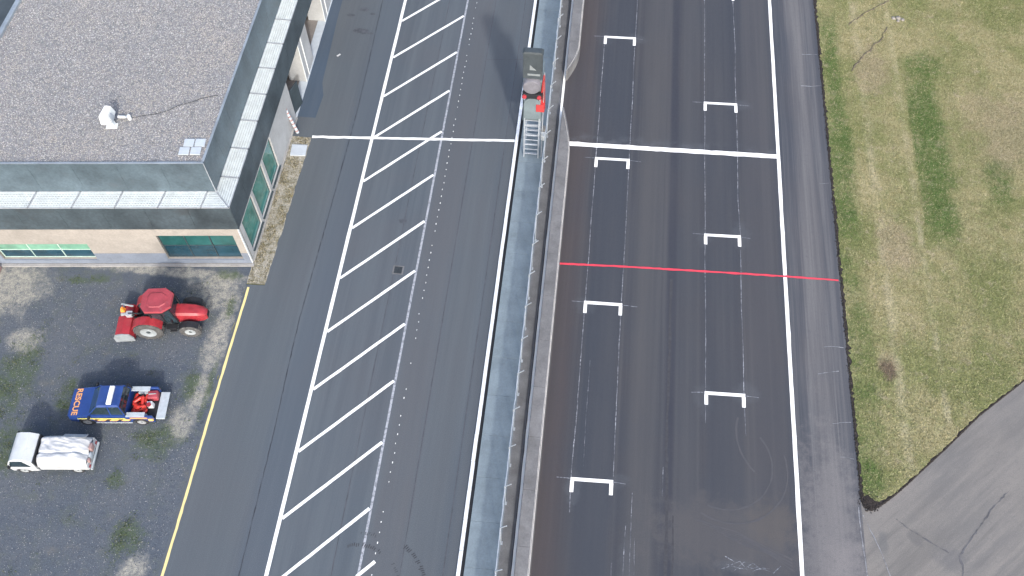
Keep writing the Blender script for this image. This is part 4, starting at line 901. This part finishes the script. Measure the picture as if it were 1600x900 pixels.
# the sweeper hung on its back
sw = empty('sweeper', (-24.98, 23.38, 0), R(8), 'red sweeper attachment with white end plate behind the tractor', 'sweeper')
bm = bmesh.new(); prf = [(-.54, .16), (-.58, .55), (-.44, .84), (-.05, .96), (.36, .88), (.52, .55), (.50, .2)]
prism_y(bm, prf, -1.05, .16); bmobj('hood', bm, M['red'], sw, .03)
bm = bmesh.new(); prism_y(bm, [(x * .9, z * .98 + .02) for x, z in prf], .34, .95); bmobj('hood', bm, M['red'], sw, .03)
bm = bmesh.new(); box2(bm, (-.30, .165, .3), (.38, .335, 1.02)); bmobj('gear_frame', bm, M['rim_white'], sw, .02, seg=1)
bm = bmesh.new(); prism_y(bm, [(x * 1.04, z * 1.03 - .02) for x, z in prf], -1.12, -1.055); bmobj('end_plate', bm, M['rim_white'], sw, .015, seg=1)
bm = bmesh.new(); cyl(bm, (0, -1.03, .30), (0, .93, .30), .28, n=20); bmobj('brush_roll', bm, M['tyre'], sw)
bm = bmesh.new(); box(bm, (-.52, -1.02, .16), (.22, .16, .20)); cyl(bm, (-.45, -1.0, .08), (-.45, -.92, .08), .10, n=12); bmobj('caster', bm, M['rim_white'], sw, .01, seg=1)
bm = bmesh.new(); box2(bm, (.10, -.02, 1.0), (.46, .30, 1.26)); bmobj('motor', bm, M['galv'], sw, .03)
bm = bmesh.new(); hexa(bm, [(-.32, .36, .98), (-.06, .36, .98), (-.06, .62, .98), (-.32, .62, .98)], [(-.24, .42, 1.28), (-.14, .42, 1.28), (-.14, .56, 1.28), (-.24, .56, 1.28)]); bmobj('beacon', bm, M['amber'], sw, .015, seg=1)
bm = bmesh.new(); box(bm, (.0, .80, 1.06), (.75, .10, .06), Matrix.Rotation(R(-14), 3, 'Z')); box(bm, (-.2, .66, 1.04), (.08, .5, .05)); bmobj('rail', bm, M['rim_white'], sw, .01, seg=1)

# ------------------------------------------------------------------ vehicle body helper (local +x forward)
def body_sections(bm, secs, bot=True):
    """secs: (x, list of (halfwidth, z)) mirrored; lofted front to back"""
    rings = []
    for x, pr in secs:
        pts = [(-w, z) for w, z in pr] + [(w, z) for w, z in pr[::-1]]
        rings.append([bm.verts.new((x, y, z)) for y, z in pts])
    k = len(rings[0])
    for a, b in zip(rings, rings[1:]):
        for i in range(k if bot else k - 1): bm.faces.new((a[i], a[(i + 1) % k], b[(i + 1) % k], b[i]))
    bm.faces.new(rings[0][::-1]); bm.faces.new(rings[-1])
def arches(obj, xs, r, half, z):
    for x in xs:
        for s in (-1, 1):
            bm = bmesh.new(); cyl(bm, (x, s * (half - .30), z), (x, s * (half + .2), z), r, n=24); me = bpy.data.meshes.new('cut'); bm.to_mesh(me); bm.free()
            c = bpy.data.objects.new('cut', me); COL.objects.link(c); c.parent = obj.parent
            md = obj.modifiers.new('arch', 'BOOLEAN'); md.object = c; md.operation = 'DIFFERENCE'; md.solver = 'EXACT'; CUTS.append((obj, c))
CUTS = []
def apply_cuts():
    bpy.context.view_layer.update(); dg = bpy.context.evaluated_depsgraph_get()
    for o in {id(a): a for a, _ in CUTS}.values():
        mats = list(o.data.materials); me = bpy.data.meshes.new_from_object(o.evaluated_get(dg)); o.modifiers.clear(); o.data = me
        if not me.materials:
            for m in mats: me.materials.append(m)
    for _, c in CUTS: bpy.data.objects.remove(c)
    CUTS.clear()

# ------------------------------------------------------------------ blue rescue pickup, nose to the left
pu = empty('pickup_truck', (-23.72, 18.17, 0), R(186), 'blue rescue pickup with orange bonnet lettering and open red load', 'pickup truck')
PW = .90
for x in (1.62, -1.36):
    for s in (-1, 1): wheel(pu, x, s * .80, .37, .25, s, None, M['rim'])
bm = bmesh.new()
body_sections(bm, [(2.58, [(.70, .45), (.76, .62), (.72, .86)]), (2.48, [(.84, .38), (.87, .66), (.80, .98)]), (1.98, [(PW, .34), (PW + .01, .72), (.83, 1.06)]), (1.32, [(PW, .34), (PW + .02, .74), (.86, 1.12)]),
                  (-.62, [(PW, .34), (PW + .02, .74), (.86, 1.10)]), (-.66, [(PW, .34), (PW + .02, .74), (.86, 1.10)])])
bd = bmobj('body', bm, M['blue'], pu, .03, True, 2); arches(bd, [1.62], .46, PW, .37)
bm = bmesh.new(); box2(bm, (-2.14, -.87, .45), (-.67, .87, .56)); bmobj('bed_floor', bm, M['black'], pu)
for s in (-1, 1):
    bm = bmesh.new(); y0, y1 = sorted((s * .80, s * (PW + .02))); box2(bm, (-2.14, y0, .40), (-.67, y1, 1.06)); bs = bmobj('bed_side', bm, M['blue'], pu, .02, seg=1); arches(bs, [-1.36], .46, PW, .37)
    bm = bmesh.new(); y0, y1 = sorted((s * .63, s * .91)); box2(bm, (-1.72, y0, 1.063), (-.70, y1, 1.10)); bmobj('bed_rail', bm, M['silver_liner'], pu, .012, seg=1)
    bm = bmesh.new(); y0, y1 = sorted((s * .60, s * .79)); box2(bm, (-1.72, y0, .56), (-1.0, y1, .84)); bmobj('wheel_box', bm, M['silver_liner'], pu, .02, seg=1)
    # livery along the flank
    y0, y1 = sorted((s * (PW + .022), s * (PW + .030)))
    bm = bmesh.new(); box2(bm, (-.64, y0, .82), (1.95, y1, .93)); bmobj('yellow_stripe', bm, M['yel_film'], pu)
    bm = bmesh.new(); box2(bm, (-.88, y0, .56), (1.12, y1, .79)); bmobj('chevron_stripe', bm, M['chevron'], pu)
    bm = bmesh.new(); box2(bm, (-2.13, y0, .56), (-1.84, y1, .86)); bmobj('chevron_stripe', bm, M['chevron'], pu)
    bm = bmesh.new(); box2(bm, (-1.85, y0, .86), (-.92, y1, 1.02)); bmobj('orange_panel', bm, M['orange'], pu)
    bm = bmesh.new(); box2(bm, (-.88, y0 + s * .02, .34), (1.12, y1 + s * .03, .42)); bmobj('side_step', bm, M['silver_liner'], pu, .01, seg=1)
    bm = bmesh.new(); box(bm, (1.22, s * 1.02, 1.16), (.10, .18, .14)); bmobj('mirror', bm, M['black'], pu, .02)
    bm = bmesh.new(); box2(bm, (2.50, s * .66 - .10, .70), (2.56, s * .66 + .10, .84)); bmobj('headlight', bm, M['rim_white'], pu, .015, seg=1)
gh = bmesh.new(); hexa(gh, [(1.30, -.80, 1.08), (1.30, .80, 1.08), (-.64, .80, 1.08), (-.64, -.80, 1.08)], [(.66, -.62, 1.80), (.66, .62, 1.80), (-.52, .62, 1.82), (-.52, -.62, 1.82)]); cabin = bmobj('cabin', gh, M['car_glass'], pu, .03)
bm = bmesh.new(); hexa(bm, [(.72, -.66, 1.77), (.72, .66, 1.77), (-.56, .66, 1.80), (-.56, -.66, 1.80)], [(.58, -.57, 1.86), (.58, .57, 1.86), (-.48, .57, 1.88), (-.48, -.57, 1.88)]); bmobj('roof', bm, M['blue'], cabin, .03, True)
for s in (-1, 1):
    for (xa, za, xb, zb) in ((1.30, 1.09, .68, 1.80), (.10, 1.09, .10, 1.81), (-.64, 1.09, -.54, 1.81)):
        bm = bmesh.new(); cyl(bm, (xa, s * .80, za), (xb, s * .63, zb), .035, n=6); bmobj('pillar', bm, M['blue'], cabin)
bm = bmesh.new(); hexa(bm, [(1.30, -.70, 1.105), (1.32, -.70, 1.115), (1.32, .70, 1.115), (1.30, .70, 1.105)], [(.72, -.56, 1.765), (.745, -.56, 1.775), (.745, .56, 1.775), (.72, .56, 1.765)]); bmobj('windscreen', bm, M['screen_glass'], cabin)
bm = bmesh.new(); box2(bm, (-.16, -.52, 1.895), (.10, .56, 2.02)); lbar = bmobj('light_bar', bm, M['white_plastic'], pu, .03)
bm = bmesh.new()
for i in range(2): box2(bm, (-.10 + i * .1, -.45 + i * .8, 1.875), (-.04 + i * .1, -.40 + i * .8, 1.895))
bmobj('bracket', bm, M['black'], lbar)
bm = bmesh.new(); cyl(bm, (-.72, -.80, 1.08), (-.72, -.76, 1.80), .035, n=8); cyl(bm, (-.72, .80, 1.08), (-.72, .76, 1.80), .035, n=8); cyl(bm, (-.72, -.76, 1.80), (-.72, .76, 1.80), .035, n=8); bmobj('roll_bar', bm, M['black'], pu)
bm = bmesh.new(); box2(bm, (-2.66, -.80, .53), (-2.17, .80, .60)); bmobj('tailgate', bm, M['silver_liner'], pu, .015, seg=1)
bm = bmesh.new(); box2(bm, (-2.19, -.86, .36), (-2.09, .86, .44)); box2(bm, (2.50, -.76, .36), (2.62, .76, .50)); bmobj('bumper', bm, M['panel_dark'], pu, .02, seg=1)
fc = bpy.data.curves.new('lettering', 'FONT'); fc.body = 'RESCUE'; fc.size = .46; fc.extrude = .002; fc.align_x = 'CENTER'; fc.align_y = 'CENTER'; fc.space_character = 1.0; fc.offset = .012
tmp = bpy.data.objects.new('lettering', fc); COL.objects.link(tmp); bpy.context.view_layer.update()
ltm = bpy.data.meshes.new_from_object(tmp.evaluated_get(bpy.context.evaluated_depsgraph_get())); bpy.data.objects.remove(tmp); ltm.materials.clear()
tx = link('bonnet_lettering', ltm, M['orange'], pu)
tx.location = (2.14, 0, 1.052); tx.rotation_euler = (0, R(7.5), R(90)); tx.rotation_euler = Matrix(((0, -1, 0), (1, 0, 0), (0, 0, 1))).to_euler()
tx.rotation_euler = (Matrix.Rotation(R(6.5), 3, 'Y') @ Matrix.Rotation(R(90), 3, 'Z')).to_euler()
# canisters in the bed
def canister(x, y, z, a, tilt, label, mat):
    p = pu.matrix_basis @ Vector((x, y, z))
    t = empty('fire_extinguisher', p, R(a), label, 'extinguisher', 'extinguishers lying in the pickup bed'); t.rotation_euler = (R(tilt), R(90 - 12), R(a))
    bm = bmesh.new(); rr = .10
    for k, (r0, z0, r1, z1) in enumerate(((rr * .9, -.27, rr, -.24), (rr, -.24, rr, .18), (rr, .18, rr * .45, .27))): cyl(bm, (0, 0, z0), (0, 0, z1), r0, r1, 14)
    bmobj('tank', bm, mat, t, smooth=True)
    bm = bmesh.new(); cyl(bm, (0, 0, .27), (0, 0, .33), .03, n=8); box(bm, (0, .05, .34), (.03, .16, .03)); bmobj('valve', bm, M['black'], t)
bpy.context.view_layer.update()
spots = [(-.90, -.42, 80, 0), (-.92, -.12, 95, 0), (-.95, .20, 70, 0), (-.96, .48, 100, 0), (-1.22, -.34, 15, 0), (-1.25, .02, -20, 0), (-1.22, .36, 30, 0), (-1.48, -.40, 75, 0), (-1.50, -.08, 110, 0), (-1.50, .24, 85, 0), (-1.50, .50, 60, 0), (-1.08, -.22, 40, 1), (-1.10, .14, -30, 1), (-1.36, -.18, 100, 1), (-1.34, .22, 20, 1)]
for i, (x, y, a, lev) in enumerate(spots): canister(x, y, .70 + lev * .16, a, 0, 'red fire extinguisher lying in the heap in the pickup bed', M['bright_red'])
p = pu.matrix_basis @ Vector((-1.80, .05, .57))
jc = empty('jerry_can', p, R(190), 'white can with red lid at the rear of the pickup bed', 'can')
bm = bmesh.new(); hexa(bm, [(-.15, -.13, 0), (.15, -.13, 0), (.15, .13, 0), (-.15, .13, 0)], [(-.13, -.11, .42), (.13, -.11, .42), (.13, .11, .42), (-.13, .11, .42)]); bmobj('body', bm, M['white_plastic'], jc, .03)
bm = bmesh.new(); cyl(bm, (0, 0.10, .42), (0, .10, .50), .12, n=14); bmobj('lid', bm, M['red'], jc)
p = pu.matrix_basis @ Vector((-1.86, -.50, .57))
tb = empty('tool_bag', p, R(190), 'dark red bag in the far rear corner of the pickup bed', 'bag')
bm = bmesh.new(); box(bm, (0, 0, .2), (.55, .5, .42)); bmobj('bag', bm, M['red_faded'], tb, .10, True, 3)
bm = bmesh.new(); cyl(bm, (-.2, .0, .43), (.2, 0, .43), .025, n=8); bmobj('handle', bm, M['rim_white'], tb)
apply_cuts()

# ------------------------------------------------------------------ white cab-over truck with a sheeted load, nose to the left
wt = empty('small_truck', (-26.22, 15.02, 0), R(186), 'small white cab-over truck with white sheeted load', 'truck')
for x in (1.50, -1.35):
    for s in (-1, 1): wheel(wt, x, s * .70, .33, .22, s, None, M['rim_white'])
bm = bmesh.new(); box2(bm, (-2.0, -.40, .42), (1.7, .40, .56)); bmobj('chassis', bm, M['black'], wt)
bm = bmesh.new()
body_sections(bm, [(2.14, [(.62, .42), (.68, .70), (.62, 1.02)]), (2.06, [(.80, .36), (.83, .74), (.78, 1.12)]), (1.72, [(.83, .36), (.86, .80), (.78, 1.70)]), (1.45, [(.83, .36), (.87, .82), (.76, 1.84)]), (.98, [(.83, .36), (.87, .82), (.76, 1.84)]), (.62, [(.83, .40), (.87, .82), (.80, 1.52)])])
cb = bmobj('cab', bm, M['car_white'], wt, .05, True, 2); arches(cb, [1.50], .40, .85, .33); apply_cuts()
def sidewin(s):
    bm = bmesh.new(); pts = [(1.93, 1.05), (.82, 1.05), (1.12, 1.62), (1.72, 1.62)]
    lo = .862; v = []
    for x, z in pts:
        w = .87 + (.76 - .87) * (z - .82) / (1.84 - .82) + .004; v.append((x, w, z))
    q = [bm.verts.new((x, s * w, z)) for x, w, z in v] + [bm.verts.new((x, s * (w + .012), z)) for x, w, z in v]
    bm.faces.new(q[:4]); bm.faces.new(q[4:][::-1])
    for i in range(4): bm.faces.new((q[i], q[(i + 1) % 4], q[4 + (i + 1) % 4], q[4 + i]))
    bmobj('side_window', bm, M['car_glass'], wt)
for s in (-1, 1):
    sidewin(s)
    bm = bmesh.new(); box(bm, (1.86, s * .96, 1.25), (.06, .16, .24)); bmobj('mirror', bm, M['black'], wt, .02)
    bm = bmesh.new(); box2(bm, (2.06, s * .56 - .12, .68), (2.15, s * .56 + .12, .84)); bmobj('headlight', bm, M['rim'], wt, .02, seg=1)
    bm = bmesh.new(); box2(bm, (-2.02, s * .80 - .03, .55), (.50, s * .80 + .03, .98)); bmobj('side_board', bm, M['car_white'], wt, .015, seg=1)
    bm = bmesh.new(); box2(bm, (-2.09, s * .66 - .09, .56), (-2.05, s * .66 + .09, .74)); bmobj('tail_light', bm, M['lamp_red'], wt)
bm = bmesh.new(); hexa(bm, [(2.055, -.66, 1.12), (2.08, -.66, 1.10), (2.08, .66, 1.10), (2.055, .66, 1.12)], [(1.745, -.62, 1.68), (1.77, -.62, 1.69), (1.77, .62, 1.69), (1.745, .62, 1.68)]); bmobj('windscreen', bm, M['screen_glass'], wt)
bm = bmesh.new(); box2(bm, (.53, -.80, .56), (.60, .80, 1.50)); bmobj('headboard', bm, M['black'], wt)
bm = bmesh.new(); box2(bm, (-2.02, -.77, .56), (.50, .77, .64)); bmobj('load_bed', bm, M['panel_dark'], wt)
bm = bmesh.new(); box2(bm, (-2.08, -.82, .55), (-2.03, .82, .98)); bmobj('tailboard', bm, M['car_white'], wt, .012, seg=1)
bm = bmesh.new(); box2(bm, (-2.16, -.78, .36), (-2.06, .78, .50)); bmobj('bumper', bm, M['silver_liner'], wt, .02, seg=1)
# sheet over the load: creased, sagging between lumps
nx_, ny_ = 56, 40; V = np.zeros((nx_, ny_, 3))
from mathutils import noise as mnoise
for i in range(nx_):
    for j in range(ny_):
        u, v = i / (nx_ - 1), j / (ny_ - 1) * 2 - 1; x = .48 - 2.54 * u
        top = 1.52 + .16 * math.sin(u * 3.1) - .10 * u
        a = abs(v); prof = 1 - max(0, (a - .62) / .38) ** 1.8 * .62 
        e = min(1, u / .06); e2 = min(1, (1 - u) / .30); prof *= (0.84 + .16 * e) * (0.62 + .38 * math.sin(e2 * math.pi / 2))
        z = .62 + (top - .62) * prof + .07 * mnoise.noise(Vector((x * 2.2, v * 2.4, 3))) + .045 * (1 - abs(mnoise.noise(Vector((x * 2.0 + v * 1.8, v * 3.4, 9))))) ** 4
        z += -.07 * math.exp(-((v - .28 - .05 * math.sin(u * 5)) / .06) ** 2)
        y = v * (.86 if a < .62 else .86 - .0 * a) + .02 * mnoise.noise(Vector((x * 3, v * 3, 1)))
        V[i, j] = (x, y, z)
idx = np.arange(nx_ * ny_).reshape(nx_, ny_); F = np.stack([idx[:-1, :-1], idx[1:, :-1], idx[1:, 1:], idx[:-1, 1:]], -1).reshape(-1, 4)
o = npmesh('load_sheet', V.reshape(-1, 3), F, M['tarp'], wt)
for q in o.data.polygons: q.use_smooth = True
o.modifiers.new('thick', 'SOLIDIFY').thickness = .015
bm = bmesh.new()
hexa(bm, [(-.65, -.88, 1.28), (-1.85, -.88, 1.20), (-1.85, -.60, 1.52), (-.65, -.56, 1.66)], [(-.65, -.89, 1.31), (-1.85, -.89, 1.23), (-1.85, -.60, 1.55), (-.65, -.56, 1.69)]); bmobj('side_flap', bm, M['tarp_grey'], wt, .01, seg=1)
for (x, y, z, sx, sy, sz, m) in ((-2.12, -.22, 1.08, .16, .34, .40, 'pink_band'), (-2.14, .22, .95, .12, .26, .36, 'silver_liner'), (-2.14, .48, 1.0, .12, .18, .30, 'pink_band')):
    bm = bmesh.new(); box(bm, (x, y, z), (sx, sy, sz), Matrix.Rotation(R(8), 3, 'X')); bmobj('tail_bundle', bm, M[m], wt, .04, True)

# ------------------------------------------------------------------ grass, weeds, loose stones
def blades(name, x, y, z, h0, h1, w, mat, lean=0.9):
    m = len(x); a = RNG.uniform(0, 6.283, m); h = RNG.uniform(h0, h1, m); L = RNG.uniform(.2, lean, m) * h; b = RNG.uniform(0, 6.283, m); ww = w * RNG.uniform(.6, 1.3, m)
    dx, dy = np.cos(a) * ww, np.sin(a) * ww
    V = np.stack([np.stack([x - dx, y - dy, z], -1), np.stack([x + dx, y + dy, z], -1), np.stack([x + np.cos(b) * L, y + np.sin(b) * L, z + h], -1)], 1).reshape(-1, 3)
    F = np.arange(3 * m).reshape(m, 3); o = npmesh(name, V, F, mat); o['kind'] = 'stuff'; return o
N_ = 430000
gx = RNG.uniform(16.5, 36, N_); gy = RNG.uniform(16.8, 60, N_); k = inpoly(gx, gy, GRASS) & (gx < 20 + .33 * gy)
gx, gy = gx[k], gy[k]
tag(blades('grass', gx, gy, np.full(len(gx), .028), .03, .085, .021, M['blades'], 1.5), 'short straw and green grass covering the verge', kind='stuff')
def dens(x, y, L, s=1.0):
    d = np.zeros_like(x)
    for (cx, cy, rx, ry) in L: d = np.maximum(d, np.exp(-(((x - cx) / (rx * s)) ** 2 + ((y - cy) / (ry * s)) ** 2) * 1.1))
    return d
# weeds grow in clumps
cxs = RNG.uniform(-34, -19.05, 2600); cys = RNG.uniform(6, 27.3, 2600)
k = (RNG.random(2600) < (.018 + .9 * dens(cxs, cys, GREEN, 1.0))) & (cys < 28.0 + .108 * (cxs + 18.98) - .4); cxs, cys = cxs[k], cys[k]
per = RNG.integers(5, 42, len(cxs)); X = np.repeat(cxs, per) + RNG.normal(0, .17, per.sum()); Yv = np.repeat(cys, per) + RNG.normal(0, .15, per.sum())
k = X < -19.02; X, Yv = X[k], Yv[k]
tag(blades('weeds', X, Yv, np.full(len(X), -.012), .02, .08, .022, M['weed'], 1.6), 'green weeds growing in clumps through the yard gravel', kind='stuff')
vx = RNG.uniform(-18.95, -17.6, 9000); vy = RNG.uniform(27.1, 38.6, 9000); k = (RNG.random(9000) < .25 + .75 * (np.sin(vy * 2.1) * np.sin(vx * 5 + vy) > .1)) & (vx < -17.95 + .03 * (vy - 27)) & ~((abs(vx + 18.19) < .58) & (abs(vy - 37.42) < .55)); vx, vy = vx[k], vy[k]
M['dry'] = stone_mat('dry verge grass', [(0.10, 0.095, 0.045), (0.17, 0.15, 0.085), (0.26, 0.235, 0.16), (0.36, 0.34, 0.27)])
tag(blades('verge_grass', vx, vy, np.full(len(vx), -.006), .03, .09, .025, M['dry'], 1.5), 'dry tufts of grass on the sandy verge', kind='stuff')
YP = [(-34.5, 6), (-19.2, 6), (-19.2, 27.2), (-34.5, 25.4)]
tag(pebbles(42000, YP, -.012, .008, .028, M['chips'], 'loose_gravel', None, .7), 'loose pale and dark chippings scattered over the yard', kind='stuff')
# soil clods along the cut grass edge
ex = np.r_[RNG.normal(16.70, .05, 1500), np.interp(RNG.uniform(16.8, 28, 900), [p[0] for p in BND], [p[0] for p in BND])]
CL = []
yy = RNG.uniform(17.2, 60, 2200); CL += [(16.69 + RNG.normal(0, .04), v) for v in yy]
bx = RNG.uniform(16.8, 30, 900); CL += [(v - .02, np.interp(v, [p[0] for p in BND], [p[1] for p in BND]) + .06 + RNG.normal(0, .03)) for v in bx]
CL += [(RNG.normal(17.1, .22), RNG.normal(17.25, .22)) for _ in range(500)]
CL = np.array(CL); m = len(CL)
base = np.array([(1, 0, 0), (0, 1, 0), (-1, 0, 0), (0, -1, 0), (0, 0, .8), (0, 0, -.5)], float); r = RNG.uniform(.02, .055, m)
V = (base[None] * RNG.uniform(.6, 1.3, (m, 6, 1)) * r[:, None, None] + np.concatenate([CL, np.full((m, 1), .02)], 1)[:, None, :]).reshape(-1, 3)
f = np.array([(0, 1, 4), (1, 2, 4), (2, 3, 4), (3, 0, 4), (1, 0, 5), (2, 1, 5), (3, 2, 5), (0, 3, 5)])
tag(npmesh('soil_clods', V, (f[None] + (np.arange(m) * 6)[:, None, None]).reshape(-1, 3), M['soil']), 'crumbled dark soil along the grass edge', kind='stuff')
# two ruts scored across the grass, with the stones thrown up beside them
def rut(pts, label):
    P = []
    for a, b in zip(pts, pts[1:]):
        for t in np.linspace(0, 1, 8, endpoint=False): P.append((a[0] + (b[0] - a[0]) * t + random.gauss(0, .04), a[1] + (b[1] - a[1]) * t + random.gauss(0, .05)))
    P.append(pts[-1]); V = []; F = []
    for i, (x, y) in enumerate(P):
        w = random.uniform(.02, .075); V += [(x - w, y + w * .7, .034), (x, y, .075 + random.uniform(0, .03)), (x + w, y - w * .7, .034)]
    for i in range(len(P) - 1): q = 3 * i; F += [(q, q + 1, q + 4, q + 3), (q + 1, q + 2, q + 5, q + 4)]
    o = pyobj('rut', V, F, M['rut']); tag(o, label, kind='structure')
rut([(19.05, 53.3), (20.2, 54.5), (22.14, 56.1)], 'dark soil rut scored across the grass, the farther one'); rut([(18.8, 48.5), (19.9, 50.4), (21.2, 52.0), (21.75, 53.3)], 'dark soil rut scored across the grass, the nearer one')
for i, (x, y, r, wh) in enumerate(((22.3, 54.25, .17, 'leftmost'), (22.65, 54.3, .20, 'largest and farthest'), (22.95, 54.15, .15, 'rightmost'), (22.6, 54.0, .12, 'smallest and nearest'))):
    bm = bmesh.new(); bmesh.ops.create_icosphere(bm, subdivisions=2, radius=r)
    for v in bm.verts: v.co *= 1 + .25 * mnoise.noise(v.co * 6 + Vector((i * 3, 0, 0))); v.co.z *= .6
    o = bmobj('rock', bm, M['rock'], None, smooth=True, loc=(x, y, .05)); tag(o, f'pale rock at the end of the grass ruts, {wh} of the cluster', 'rock', 'rocks by the ruts')
